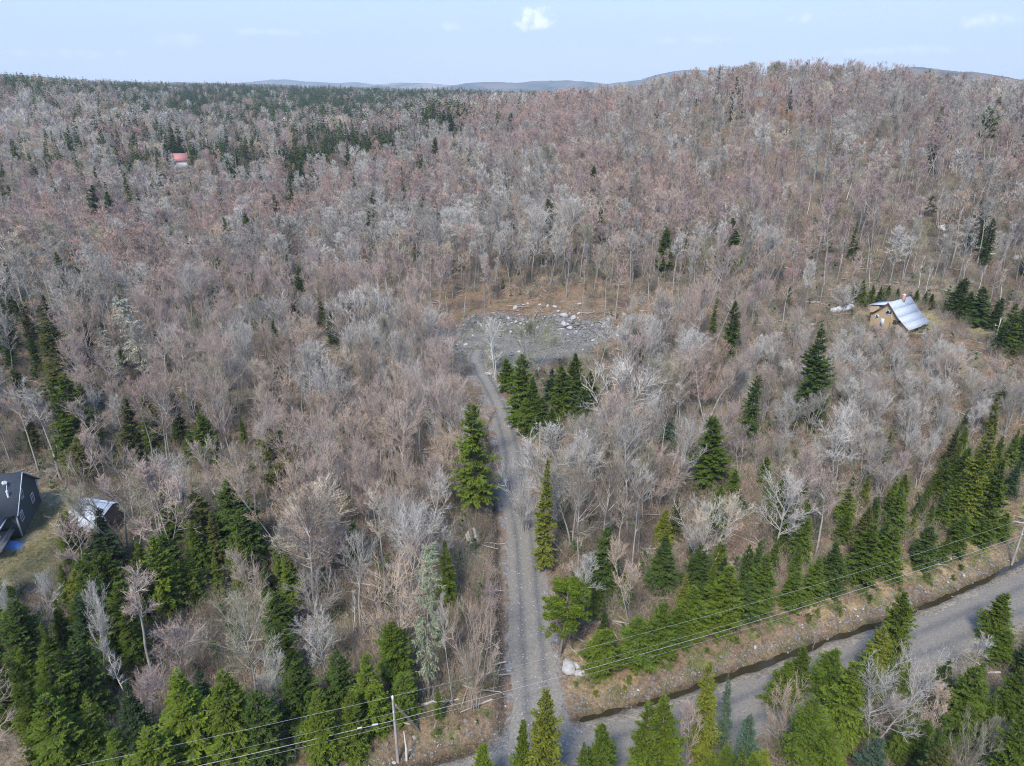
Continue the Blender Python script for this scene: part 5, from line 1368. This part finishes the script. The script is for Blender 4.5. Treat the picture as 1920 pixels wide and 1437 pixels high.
for (x0, x1, y0, y1, dz_, pr_) in OPEN[:13]:
    fD = np.hypot(fx, fy); hitc |= (fD < dz_ - 1) & (FP[:, 0] > x0 - 18) & (FP[:, 0] < x1 + 18) & (FP[:, 1] - 40 < y1) & (FP[:, 1] + 50 > y0)
for hx, hy, c_ in zip(HX, HY, HCON):
    hitc |= np.hypot(fx - hx, fy - hy) < 2.0
for (cx, cy_, r_) in ((ap.x - 5, ap.y, 12), (A1.x + 3, A1.y - 3, 5.5), (p1.x, p1.y, 4)): hitc |= np.hypot(fx - cx, fy - cy_) < r_
fk &= ~hitc; fx, fy, fz, fs = fx[fk], fy[fk], fz[fk], fs[fk]
for i in range(len(fx)):
    h = float(rng.uniform(5.0, 10.5)) if fs[i] < 0 else (float(rng.uniform(4.0, 8.5)) if fx[i] > 5 and fs[i] < 27 else float(np.clip(rng.normal(9.0, 2.4), 4.5, 14)))
    g = rng.choice(['dark', 'mid', 'olive', 'deep', 'bright', 'yellow'], p=[.12, .38, .08, .04, .32, .06])
    TREES.append(dict(kind=E, x=fx[i], y=fy[i], z=fz[i], h=h, wide=float(rng.uniform(.95, 1.3)), pr=P_FIR[int(rng.integers(len(P_FIR)))], tint=str(g), look=None, own=None, hand=False))
# the silvery thicket below the cabin and the brush on the near side of the woods
bx_, by_ = np.meshgrid(np.arange(20, 150, 3.7), np.arange(96, 200, 3.7)); bx_ = (bx_ + rng.uniform(-1.5, 1.5, bx_.shape)).ravel(); by_ = (by_ + rng.uniform(-1.5, 1.5, by_.shape)).ravel()
bz_ = terrain(bx_, by_); BP = np.array([to_px(a, b, c + 8.5) for a, b, c in zip(bx_, by_, bz_)]); bD = np.hypot(bx_, by_)
bk_ = (np.hypot((BP[:, 0] - 1660) / 300, (BP[:, 1] - 680) / 92) < 1 + .3 * (fbm(bx_ / 9, by_ / 9, 71) - .5)) & (bD < 182) & (np.hypot(bx_ - a_.x - 4, by_ - a_.y - 2) > 9) & (yard_m(bx_, by_) < .3) & (rng.random(len(bx_)) < .8)
for (x0, x1, y0, y1, dz_) in ((1640, 1752, 540, 588, 176), (1858, 1888, 590, 650, 182), (1840, 1925, 618, 652, 182), (1556, 1600, 576, 591, 180)):
    bk_ &= ~((bD < dz_) & (BP[:, 0] > x0 - 12) & (BP[:, 0] < x1 + 12) & (BP[:, 1] - 10 < y1) & (BP[:, 1] > y0 - 60))
for hx, hy in zip(HX, HY): bk_ &= np.hypot(bx_ - hx, by_ - hy) > 2.4
BX, BY, BZ = bx_[bk_], by_[bk_], bz_[bk_]
for i in range(len(BX)):
    h = float(rng.uniform(6.0, 10.0)); P_ = P_BRUSH if rng.random() < .6 else P_FORK
    TREES.append(dict(kind=B, x=BX[i], y=BY[i], z=BZ[i], h=h, wide=float(rng.uniform(.95, 1.4)), pr=P_[int(rng.integers(len(P_)))], tint=str(rng.choice(['silver', 'grey', 'mauve', 'tan', 'brown'], p=[.42, .28, .1, .1, .1])), look=None, own=None, hand=False))
fx, fy = np.concatenate([fx, BX]), np.concatenate([fy, BY])
if len(fx):
    dth = np.min(np.hypot(x[:, None] - fx[None], y[:, None] - fy[None]), 1); thick = dth < 2.3
else: thick = np.zeros(len(x), bool)
# tints
tn = np.array(list(TINTS.keys())); base_w = dict(grey=1.0, silver=.75, pink=.7, rose=.16, tan=.95, brown=.7, olive=.25, orange=.08, mauve=.5, cream=.25, lichen=0, lichen2=0)
Wt = np.stack([np.full(len(x), base_w[k]) for k in tn], 1)
ix = {k: i for i, k in enumerate(tn)}
def addw(names, w_, v):
    for n_ in names.split(): Wt[:, ix[n_]] += w_ * v
addw('pink rose mauve', 2.6, blob(300, 380, 380, 110)); addw('pink rose mauve', 3.2, blob(850, 235, 330, 60)); addw('pink rose', 3, blob(1380, 140, 110, 40))
addw('silver grey', 3.5, blob(1000, 430, 330, 90)); addw('silver', 3, blob(1500, 660, 330, 110)); addw('grey mauve', 3.0, blob(1650, 230, 350, 110)); addw('brown mauve pink', 2.5, blob(1650, 400, 300, 120))
addw('tan pink', 2.2, blob(600, 750, 350, 180)); addw('brown mauve', 2, blob(1500, 820, 350, 120)); addw('silver cream', 9, blob(70, 245, 170, 40)); addw('grey', 2, blob(250, 560, 300, 120))  # far-left silver and cream: pale trees, with the sunlit patch put into their tint
addw('orange', 2, blob(850, 330, 60, 30)); addw('orange', 1.5, blob(1420, 300, 80, 60)); addw('olive', 1.2, blob(500, 1150, 500, 200))
addw('pink', 2.5, smooth(.55, .65, pn)); addw('silver', 2.0, smooth(.55, .65, pn3)); addw('brown', 1.5, smooth(.6, .7, 1 - pn))
pk, gk = smooth(.47, .6, pn), smooth(.42, .56, 1 - pn)
for n_ in ('pink', 'rose', 'mauve'): Wt[:, ix[n_]] *= .35 + 2.6 * pk
for n_ in ('silver', 'grey'): Wt[:, ix[n_]] *= .45 + 2.2 * gk
for n_ in ('tan', 'orange', 'cream'): Wt[:, ix[n_]] *= .4 + 2.2 * smooth(.5, .62, pn2)
addw('tan cream pink', 2.6, blob(760, 860, 330, 200)); addw('tan pink', 2.2, blob(1250, 820, 260, 130)); addw('silver', 4.0, blob(1050, 430, 420, 85) * gk); addw('rose mauve', 3.0, blob(250, 400, 330, 120) * pk); addw('rose mauve', 2.5, blob(1600, 400, 330, 130) * pk)
cw_ = np.cumsum(Wt, 1) / Wt.sum(1, keepdims=True)
ti = (rng.random(len(x))[:, None] > cw_).sum(1)
hh = rng.normal(15.2, 2.9, len(x)); u_ = rng.random(len(x))
brushy = (s < -6) & (D < 200) | ((x > 30) & (D < 178) & (x < 140) & (y > 80) & (rng.random(len(x)) < .5))
hillthin = (x > 60) & (D > 195) & (D < 420)
near_cab = (PX[:, 0] > 1380) & (PX[:, 1] > 520) & (PX[:, 1] < 800)
edge = dd < 9
rest_bare, rest_con = [], []
for i in range(len(x)):
    D_ = D[i]
    if iscon[i]:
        h = float(np.clip(rng.normal(12.5, 2.5), 6, 18))
        if D_ > 280: h = float(np.clip(rng.normal(16, 2.5), 10, 22))
        if s[i] < -6 and D_ < 200: h = float(rng.uniform(6, 12))
        if 13 < s[i] < 20 and D_ < 200: h = float(rng.uniform(7, 12))
    elif brushy[i] or near_cab[i]: h = float(rng.uniform(7, 11.5))
    else: h = float(np.clip(hh[i], 9.0, 19.5))
    if thick[i] or hidden(x[i], y[i], z[i], h): continue
    if iscon[i]:
        g = rng.choice(['dark', 'mid', 'olive', 'deep', 'bright'], p=[.34, .34, .1, .12, .10] if D_ < 300 else [.36, .34, .10, .16, .04])
        P_ = P_FIR if rng.random() < .8 else P_FIRS
        TREES.append(dict(kind=E, x=x[i], y=y[i], z=z[i], h=h, wide=float(rng.uniform(.8, 1.15)), pr=P_[int(rng.integers(len(P_)))], tint=str(g), look=None, own=None, hand=False))
    else:
        r_ = u_[i]
        if brushy[i] or near_cab[i]: P_ = P_BRUSH if r_ < .7 else P_FORK
        elif hillthin[i]: P_ = P_THIN if r_ < .55 else P_MAPLE
        elif cr[i] < 2.3 and y[i] > 165: P_ = P_THIN if r_ < .6 else [P_MAPLE[3]]
        else: P_ = P_MAPLE if r_ < .50 else (P_FORK if r_ < .68 else (P_THIN if r_ < .90 else P_BRUSH))
        TREES.append(dict(kind=B, x=x[i], y=y[i], z=z[i], h=h, wide=float(rng.uniform(.8, 1.32)), pr=P_[int(rng.integers(len(P_)))], tint=str(tn[ti[i]]), look=None, own=None, hand=False))
print('trees', len(TREES), 'conifers', sum(t['kind'] == E for t in TREES))

# ------------------------------------------------------------------ which of them stand as single trees: the ones that show largest
def shown(t):
    D_ = math.hypot(t['x'], t['y'], t['z'] - CAM_H)
    pxt = to_px(t['x'], t['y'], t['z'] + t['h'] * .95); pxm = to_px(t['x'], t['y'], t['z'] + t['h'] * .6)
    inside = -10 < pxt[0] < 1930 and -5 < pxt[1] < 1425
    return (t['h'] / D_) * (1 if inside else (.3 if (0 < pxm[0] < 1920 and 0 < pxm[1] < 1437) else 0))
for t in TREES: t['show'] = shown(t) + (10 if t['hand'] else 0)
singles, rest = [], []
for kd, lim in ((B, 298), (E, 298)):
    q = sorted([t for t in TREES if t['kind'] == kd], key=lambda t: -t['show'])
    take = [t for t in q[:lim] if t['show'] > .03]; singles += take; rest += q[len(take):]
singles += [t for t in TREES if t['kind'] not in (B, E)]

# labels: what each one looks like and where it stands between named landmarks
LOOK_T = {'grey': 'grey', 'silver': 'silvery', 'pink': 'pinkish', 'rose': 'rosy red', 'tan': 'tan', 'brown': 'dull brown', 'olive': 'greenish', 'orange': 'orange-tinged', 'mauve': 'mauve-grey', 'cream': 'cream-coloured'}
LOOK_G = {'dark': 'dark', 'mid': 'green', 'bright': 'bright green', 'yellow': 'yellow-green', 'blue': 'blue-green', 'olive': 'olive', 'deep': 'deep green'}
ORD = ['first', 'second', 'third', 'fourth', 'fifth', 'sixth', 'seventh', 'eighth', 'ninth', 'tenth', 'eleventh', 'twelfth', 'thirteenth', 'fourteenth', 'fifteenth', 'sixteenth', 'seventeenth', 'eighteenth', 'nineteenth', 'twentieth'] + ['%dth' % k for k in range(21, 90)]
for t in TREES:
    if t['hand'] and t['own'] and t['kind'] in ('lichen_tree', 'birch_tree'): pass
_extra = [('clearing birch', ground_at(928, 712)), ('tall lichen spruce', ground_at(795, 1312)), ('tall lone fir', upright(1546, 612, 795)[0]), ('big pale maple', upright(1335, 918, 1100)[0]),
          ('big grey tree', upright(1680, 1215, 1425)[0]), ('round olive pine', upright(525, 808, 925)[0]), ('slope ledges', ground_at(1776, 440)), ('paler lichen spruce', upright(240, 548, 720)[0])]
for n_, p_ in _extra: landmark(n_, p_)
groups = {}
for t in singles:
    t['s'] = ('slim ' if t['pr'] in P_THIN or t['pr'] in P_FIRS else 'bushy ' if t['pr'] in P_BRUSH else 'forked ' if t['pr'] in P_FORK else 'ragged ' if t['pr'] in P_RAG else '')
    if t['own']: t['label'] = t['own']; continue
    ld = sorted(((math.hypot(t['x'] - a[1], t['y'] - a[2]), a) for a in LAND), key=lambda q: q[0])
    dA, A_ = ld[0]
    best = None
    for dB, B_ in ld[1:8]:
        ca = ((t['x'] - A_[1]) * (B_[1] - A_[1]) + (t['y'] - A_[2]) * (B_[2] - A_[2])) / (dA * math.hypot(B_[1] - A_[1], B_[2] - A_[2]) + 1e-6)
        if best is None or ca > best[0]: best = (ca, B_)
    look = (LOOK_T[t['tint']] + ' ' + t['s'] + 'leafless tree') if t['kind'] == B else (LOOK_G[t['tint']] + ' ' + t['s'] + 'fir')
    key = (look, A_[0], best[1][0]) if best[0] > .2 else (look, A_[0], 'away from the ' + best[1][0])
    groups.setdefault(key, []).append((dA, t))
for (look, A_, B_), L_ in groups.items():
    L_.sort(key=lambda q: q[0])
    for k, (_, t) in enumerate(L_):
        tw_ = B_ if B_.startswith('away') else 'toward the ' + B_
        if len(L_) == 1: t['label'] = '%s off the %s %s' % (look, A_, tw_)
        else: t['label'] = '%s, %s such off the %s %s' % (look, ORD[k], A_, tw_)
for t in singles:
    if len(t['label'].split()) > 16: t['label'] = t['label'].replace(' away from the ', ' away from ').replace(' toward the ', ' toward ').replace(' off the ', ' off ')
GRP = {B: 'leafless trees of the wood', E: 'firs and spruces of the wood', 'pine_tree': 'pines scattered in the wood', 'lichen_tree': 'spruces hung with pale lichen', 'birch_tree': 'white birches'}
CAT = {B: 'bare tree', E: 'evergreen', 'pine_tree': 'pine', 'lichen_tree': 'dying spruce', 'birch_tree': 'birch'}
for t in singles:
    tint = TINTS[t['tint']] if t['kind'] in (B, 'lichen_tree', 'birch_tree') else GREENS[t['tint']]
    j = rt.uniform(.82, 1.14)
    place_tree(t['kind'], t['pr'], (t['x'], t['y'], t['z']), t['h'], t['wide'], rt.uniform(0, 6.28), [c * j for c in tint], t['label'], CAT[t['kind']], GRP[t['kind']],
               tilt=(rt.uniform(-.035, .035), rt.uniform(-.035, .035)))

# ------------------------------------------------------------------ the uncountable rest of the wood, scattered as single masses
def scatter(name, pts, scl, rot, pidx, tint, protos, label=None):
    """one object: instances of the given meshes standing on a cloud of ground points"""
    me = bpy.data.meshes.new(name); n = len(pts)
    me.vertices.add(n); me.vertices.foreach_set('co', np.asarray(pts, np.float32).ravel())
    for nm, ty, arr in (('scl', 'FLOAT_VECTOR', scl), ('rot', 'FLOAT_VECTOR', rot), ('tint', 'FLOAT_COLOR', tint)):
        a = me.attributes.new(nm, ty, 'POINT'); a.data.foreach_set('color' if ty == 'FLOAT_COLOR' else 'vector', np.asarray(arr, np.float32).ravel())
    a = me.attributes.new('pidx', 'INT', 'POINT'); a.data.foreach_set('value', np.asarray(pidx, np.int32))
    o = bpy.data.objects.new(name, me); COL.objects.link(o)
    ng = bpy.data.node_groups.new(name + '_scatter', 'GeometryNodeTree')
    ng.interface.new_socket('Geometry', in_out='INPUT', socket_type='NodeSocketGeometry'); ng.interface.new_socket('Geometry', in_out='OUTPUT', socket_type='NodeSocketGeometry')
    Nn, Ll = ng.nodes.new, ng.links.new
    gi, go = Nn('NodeGroupInput'), Nn('NodeGroupOutput'); jn = Nn('GeometryNodeJoinGeometry')
    def attr(nm, ty):
        q = Nn('GeometryNodeInputNamedAttribute'); q.data_type = ty; q.inputs['Name'].default_value = nm; return q.outputs['Attribute']
    sc_, ro_, pi_ = attr('scl', 'FLOAT_VECTOR'), attr('rot', 'FLOAT_VECTOR'), attr('pidx', 'INT')
    e2r = Nn('FunctionNodeEulerToRotation'); Ll(ro_, e2r.inputs[0])
    for k, po in enumerate(protos):
        oi = Nn('GeometryNodeObjectInfo'); oi.inputs['Object'].default_value = po; oi.inputs['As Instance'].default_value = True
        cmpn = Nn('FunctionNodeCompare'); cmpn.data_type = 'INT'; cmpn.operation = 'EQUAL'; Ll(pi_, cmpn.inputs[2]); cmpn.inputs[3].default_value = k
        ip = Nn('GeometryNodeInstanceOnPoints'); Ll(gi.outputs[0], ip.inputs['Points']); Ll(cmpn.outputs[0], ip.inputs['Selection'])
        Ll(oi.outputs['Geometry'], ip.inputs['Instance']); Ll(e2r.outputs[0], ip.inputs['Rotation']); Ll(sc_, ip.inputs['Scale']); Ll(ip.outputs[0], jn.inputs[0])
    Ll(jn.outputs[0], go.inputs[0])
    md = o.modifiers.new('scatter', 'NODES'); md.node_group = ng
    tag(o, label, None, None, 'stuff'); return o
def merged(name, pair, mats):
    """trunk and crown in one mesh, for trees too far off to show their parts"""
    tr, cr = pair
    mb = MB()
    for q, off in ((tr, 0), (cr, 1)):
        b0 = mb.n
        for V, Fc, a, m in zip(q.v, q.f, q.a, q.m):
            mb.v.append(V); mb.f.append(Fc + b0); mb.a.append(a); mb.m.append(m + off); mb.n += len(V)
    return bpy.data.objects.new(name, mb.mesh(name, mats))
BM, CM = [M_BARK, M_TWIG], [M_CBARK, M_NEEDLE, M_CBARK]
bp0 = [merged('wood_tree', bare_tree(400 + i, 16, cw, cs, kd, 0), BM) for i, (cw, cs, kd) in enumerate([(3.9, .42, 'maple'), (3.2, .5, 'maple'), (2.1, .55, 'thin'), (3.7, .4, 'fork'), (4.0, .22, 'brush')])]
bp1 = [merged('wood_tree', bare_tree(420 + i, 16, cw, cs, kd, 1), BM) for i, (cw, cs, kd) in enumerate([(4.0, .42, 'maple'), (3.3, .5, 'maple'), (2.2, .55, 'thin'), (3.8, .4, 'fork'), (4.0, .22, 'brush')])]
bp2 = [merged('wood_tree', bare_tree(440 + i, 16, cw, .4, 'maple', 2), BM) for i, cw in enumerate([4.4, 3.8, 5.0])]
cp0 = [merged('wood_fir', conifer(460 + i, 14, r, 0), CM) for i, r in enumerate([2.7, 2.2])]
cp1 = [merged('wood_fir', conifer(470 + i, 14, r, 1), CM) for i, r in enumerate([2.7, 2.2, 3.0])]
cp2 = [merged('wood_fir', conifer(480 + i, 14, r, 2, power=.75), CM) for i, r in enumerate([2.6, 2.2, 3.1])]
def spread(kind, protos3, name, label, base_h):
    T_ = [t for t in rest if t['kind'] == kind]
    pts, sc_, ro_, pi_, tt = [], [], [], [], []
    off = [0, len(protos3[0]), len(protos3[0]) + len(protos3[1])]
    for t in T_:
        D_ = math.hypot(t['x'], t['y']); l = 0 if D_ < 190 else (1 if D_ < 520 else 2)
        n = len(protos3[l])
        if kind == B and l < 2: k = 2 if t['pr'] in P_THIN else (4 if t['pr'] in P_BRUSH else (3 if t['pr'] in P_FORK else rt.choice((0, 1))))
        else: k = rt.randrange(n)
        s_ = t['h'] / base_h; wd = t['wide'] * (1.22 if D_ > 200 and kind == B else 1.15 if D_ > 700 else 1)
        pts.append((t['x'], t['y'], t['z'])); sc_.append((s_ * wd, s_ * wd, s_)); ro_.append((rt.uniform(-.04, .04), rt.uniform(-.04, .04), rt.uniform(0, 6.28)))
        pi_.append(off[l] + k); c = TINTS[t['tint']] if kind == B else GREENS[t['tint']]; j = rt.uniform(.72, 1.2); tt.append((c[0] * j, c[1] * j, c[2] * j, 1))
    print(name, len(pts))
    return scatter(name, pts, sc_, ro_, pi_, tt, protos3[0] + protos3[1] + protos3[2], label)
spread(B, (bp0, bp1, bp2), 'bare_woods', 'leafless grey and pinkish hardwood forest covering the hill beyond the single trees', 16)
spread(E, (cp0, cp1, cp2), 'evergreen_woods', 'dark spruce and fir forest covering the far ridge', 14)

# ------------------------------------------------------------------ brush and saplings on the forest floor
def shrub(seed, n=60, hgt=1.6, green=False):
    rng = np.random.default_rng(seed); mb = MB()
    P = rng.normal(0, .35, (n, 3)); P[:, 2] = -.1
    d = unit(rng.normal(0, .45, (n, 3)) * np.array([1, 1, 0]) + np.array([0, 0, 1.]))
    b = grow(rng, P, d, rng.uniform(.5, 1, n) * hgt, 2, .12, .03)
    slivers(mb, rng, b[:, 0], b[:, 1], np.full(n, .035), .4); slivers(mb, rng, b[:, 1] - d * .05, b[:, 2], np.full(n, .028), .8)
    Pq, dd_, bi, tt_ = along(rng, b, 5, .3, 1)
    e = Pq + branch_dirs(rng, dd_, R(40)) * rng.uniform(.2, .6, len(Pq))[:, None]
    slivers(mb, rng, Pq, e, np.full(len(Pq), .025), 1.)
    return bpy.data.objects.new('brush', mb.mesh('brush', [M_TWIG]))
shr = [shrub(500 + i, hgt=h) for i, h in enumerate([1.6, 2.6, 3.6])]
sap_me = [conifer(510 + i, 2.2, .75, 1, start=.02, power=.7) for i in range(2)]
sap = [merged('sapling', p_, CM) for p_ in sap_me]
n = 19000
dr_ = 40 + 215 * rng.uniform(0, 1, n) ** .95; ar_ = np.radians(rng.uniform(-42, 42, n)); x, y = np.sin(ar_) * dr_, np.cos(ar_) * dr_
_, s, _ = polydist(x, y, ROADP); dd, sd, par = polydist(x, y, DRIVEP); cr = clear_r(x, y)
ok = ~((s > -5.5) & (s < 11.5)) & (dd > 4.8) & (cr > 1.12) & (yard_m(x, y) < .5) & (rng.random(n) < np.where((cr < 1.9) & (y > 165), .15, 1))
x, y, dd, s = x[ok], y[ok], dd[ok], s[ok]; z = terrain(x, y); n = len(x)
ki = rng.choice(5, n, p=[.30, .36, .26, .05, .03])
tc_ = np.array([TINTS[k] for k in ('brown', 'tan', 'olive', 'grey', 'pink')])[rng.choice(5, n, p=[.50, .14, .26, .05, .05])]
tc_ = np.where((ki >= 3)[:, None], np.array([.06, .12, .03])[None], tc_) * rng.uniform(.8, 1.2, (n, 1))
sc_ = rng.uniform(.6, 1.3, n)
scatter('undergrowth', np.stack([x, y, z], 1), np.repeat(sc_[:, None], 3, 1), np.stack([x * 0, x * 0, rng.uniform(0, 6.28, n)], 1), ki, np.concatenate([tc_, np.ones((n, 1))], 1), shr + sap,
        'leafless brush and saplings filling the forest floor')
# low growth on the roadside verge
n = 5200
tpar = rng.uniform(0, 1, n); seg = np.linalg.norm(np.diff(ROADP, axis=0), axis=1); sl = np.concatenate([[0], np.cumsum(seg)])
q = tpar * sl[-1]; cx, cy_ = np.interp(q, sl, ROADP[:, 0]), np.interp(q, sl, ROADP[:, 1]); e_ = .5
dx, dy = np.interp(q + e_, sl, ROADP[:, 0]) - cx, np.interp(q + e_, sl, ROADP[:, 1]) - cy_; l_ = np.hypot(dx, dy) + 1e-6; nx, ny = -dy / l_, dx / l_
of = rng.uniform(7.3, 13.5, n); x, y = cx + nx * of, cy_ + ny * of
dd, _, _ = polydist(x, y, DRIVEP); ok = (dd > 4.5) & (fbm(x * .35, y * .35, 91) > .40); x, y = x[ok], y[ok]; z = terrain(x, y); n = len(x)
wt_ = np.array([(.42, .32, .20), (.36, .24, .17), (.16, .19, .06), (.10, .17, .04)])[rng.choice(4, n, p=[.42, .28, .18, .12])]
scatter('verge_weeds', np.stack([x, y, z], 1), np.repeat(rng.uniform(.2, .5, n)[:, None], 3, 1), np.stack([x * 0, x * 0, rng.uniform(0, 6.28, n)], 1), rng.choice(2, n), np.concatenate([wt_, np.ones((n, 1))], 1), shr[:2],
        'low dead weeds and bramble on the verge above the ditch')
# small firs and bushes dotted on the verge: one could count these
P_SAP = [proto('seedling', conifer(520 + i, 1.6, .8, 0, start=.02, power=.55, ragged=.3), *CON_M, 1.6) for i in range(2)]
VL = [(1440, 1305, 'mid'), (1332, 1225, 'mid'), (1195, 1290, 'mid'), (1117, 1308, 'yellow'), (1168, 1293, 'yellow'), (1245, 1255, 'mid'), (1175, 1275, 'yellow')]
verge = [(1117, 1305, .8, 'yellow', 'driveway mouth boulders'), (1170, 1293, .6, 'yellow', ''), (1178, 1278, .8, 'bright', ''), (1240, 1255, 1.0, 'mid', ''), (1262, 1243, 1.1, 'mid', ''), (1325, 1228, 1.0, 'mid', ''),
         (1378, 1208, 1.0, 'mid', ''), (1420, 1198, .6, 'yellow', ''), (1462, 1186, .5, 'bright', ''), (1515, 1165, 1.1, 'mid', ''), (1530, 1155, 1.0, 'bright', ''), (1570, 1155, 1.4, 'bright', ''), (1565, 1128, 1.2, 'mid', ''),
         (1630, 1130, 1.2, 'mid', ''), (1685, 1110, .8, 'bright', ''), (1738, 1090, 1.3, 'bright', ''), (1785, 1088, .9, 'bright', ''), (1800, 1070, 1.0, 'mid', ''), (820, 1378, .9, 'mid', ''), (860, 1372, .9, 'bright', ''), (893, 1360, .7, 'mid', ''), (848, 1390, .5, 'bright', ''),
         (655, 1430, 1.0, 'mid', '')]
nv = 0
for k, (px, py, hg, g, _) in enumerate(verge):
    p = ground_at(px, py)
    if k < 18: lab = 'small green fir seedling on the verge, %s one going up the road from the boulders' % ORD[k]
    elif k < 22: lab = 'small green bush on the bank, %s one from the utility pole toward the driveway' % ORD[k - 18]
    else: lab = 'small green bush on the bank on the far side of the utility pole'
    place_tree('fir_seedling', P_SAP[k % 2], tuple(p), hg * 1.1, 1.2, rt.uniform(0, 6), GREENS[g], lab, 'seedling', 'small evergreens dotted on the road bank')

# ------------------------------------------------------------------ loose stones
stone_o = [bpy.data.objects.new('stone', m_) for m_ in ROCKS[:2] + ROCKSD[:2]]
def stones(name, x, y, s0, s1, label, pw=2.5):
    n = len(x); z = terrain(x, y); sc_ = s0 + (s1 - s0) * rng.random(n) ** pw
    scatter(name, np.stack([x, y, z + sc_ * .1], 1), np.repeat(sc_[:, None], 3, 1), rng.uniform(-.4, 6.2, (n, 3)) * np.array([.1, .1, 1]), rng.choice(4, n, p=[.05, .04, .48, .43]), np.ones((n, 4)), stone_o, label)
n = 2300; a = np.concatenate([rng.normal(.55, .38, 1150), rng.normal(1.7, .35, 550), rng.uniform(2.6, 3.6, 600)]); r_ = rng.normal(1.0, .085, n)
wob = 1 + 0.10 * np.sin(3 * a + 1) + 0.06 * np.sin(7 * a) + 0.05 * np.sin(11 * a + 2)
x1, y1 = CLEAR[0] + np.cos(a) * CLEAR[2] * r_ * wob, CLEAR[1] + np.sin(a) * CLEAR[3] * r_ * wob
x2, y2 = rng.uniform(-16, 22, 500), rng.uniform(157, 186, 500); k = clear_r(x2, y2) < 1; x2, y2 = x2[k], y2[k]
gx_, gy_ = rng.normal(14.5, 3.0, 500), rng.normal(179, 4.0, 500)
stones('rubble', np.concatenate([x1, x2, gx_]), np.concatenate([y1, y2, gy_]), .07, .62, 'broken grey rubble strewn round the far rim of the clearing')
n = 4200; tpar = rng.uniform(0, 1, n); q = tpar * sl[-1]; cx, cy_ = np.interp(q, sl, ROADP[:, 0]), np.interp(q, sl, ROADP[:, 1])
dx, dy = np.interp(q + e_, sl, ROADP[:, 0]) - cx, np.interp(q + e_, sl, ROADP[:, 1]) - cy_; l_ = np.hypot(dx, dy) + 1e-6
of = rng.normal(6.4, .7, n); x, y = cx - dy / l_ * of, cy_ + dx / l_ * of; dd, _, _ = polydist(x, y, DRIVEP); ok = dd > 4
stones('bank_gravel', x[ok], y[ok], .05, .28, 'loose stones on the bank between the ditch and the verge')
n = 2200; seg = np.linalg.norm(np.diff(DRIVEP, axis=0), axis=1); sl2 = np.concatenate([[0], np.cumsum(seg)]); q = rng.uniform(0, sl2[-1], n); cx, cy_ = np.interp(q, sl2, DRIVEP[:, 0]), np.interp(q, sl2, DRIVEP[:, 1])
of = rng.choice([-1, 1], n) * rng.normal(3.6, .7, n)
stones('driveway_stones', cx + of, cy_, .03, .17, 'small stones along the driveway edges')
# fallen branches and stems lying about under the trees
def stick(seed):
    g_ = np.random.default_rng(seed); mb = MB(); P = grow(g_, np.array([[-1.5, 0, .1]]), np.array([[1., 0, .02]]), np.array([3.2]), 5, .06, 0)[0]
    mb.tube(P, np.linspace(.10, .03, 6), 5, a=.5)
    for k in range(4):
        q_ = P[k + 1]; mb.tube([q_, q_ + g_.normal(0, .35, 3) + np.array([.3, 0, .2])], [.03, .01], 3, a=.5)
    return bpy.data.objects.new('stick', mb.mesh('stick', [M_TWIG]))
n = 3000; dr_ = 45 + 200 * rng.uniform(0, 1, n); ar_ = np.radians(rng.uniform(-41, 41, n)); x, y = np.sin(ar_) * dr_, np.cos(ar_) * dr_
_, s, _ = polydist(x, y, ROADP); dd, _, _ = polydist(x, y, DRIVEP); ok = ~((s > -5) & (s < 9)) & (dd > 4.6) & (clear_r(x, y) > 1.1) & (yard_m(x, y) < .3); x, y = x[ok], y[ok]; n = len(x)
tc_ = np.array([(.42, .39, .35), (.26, .22, .18), (.50, .47, .43)])[rng.choice(3, n)] * rng.uniform(.7, 1.1, (n, 1)); q = rng.uniform(.5, 1.6, n)
scatter('fallen_branches', np.stack([x, y, terrain(x, y)], 1), np.stack([q, q, q], 1), np.stack([x * 0, rng.normal(0, .08, n), rng.uniform(0, 6.28, n)], 1), rng.choice(2, n), np.concatenate([tc_, np.ones((n, 1))], 1), [stick(1), stick(2)], 'dead branches and thin fallen stems lying on the leaf litter')
# dead grass on the yards
n = 4200; x, y = np.concatenate([rng.uniform(-100, -66, n // 2), rng.uniform(80, 160, n // 2)]), np.concatenate([rng.uniform(86, 122, n // 2), rng.uniform(138, 168, n // 2)])
k = yard_m(x, y) > .5; x, y = x[k], y[k]; k = np.hypot(x - ap.x + 5, y - ap.y) > 9; x, y = x[k], y[k]; n = len(x)
gt = np.array([(.50, .43, .26), (.40, .36, .18), (.25, .27, .09)])[rng.choice(3, n)]
scatter('yard_grass', np.stack([x, y, terrain(x, y)], 1), np.repeat(rng.uniform(.15, .3, n)[:, None], 3, 1), np.stack([x * 0, x * 0, rng.uniform(0, 6.28, n)], 1), rng.choice(2, n), np.concatenate([gt, np.ones((n, 1))], 1), shr[:2], 'straw-coloured dead grass in the yards')
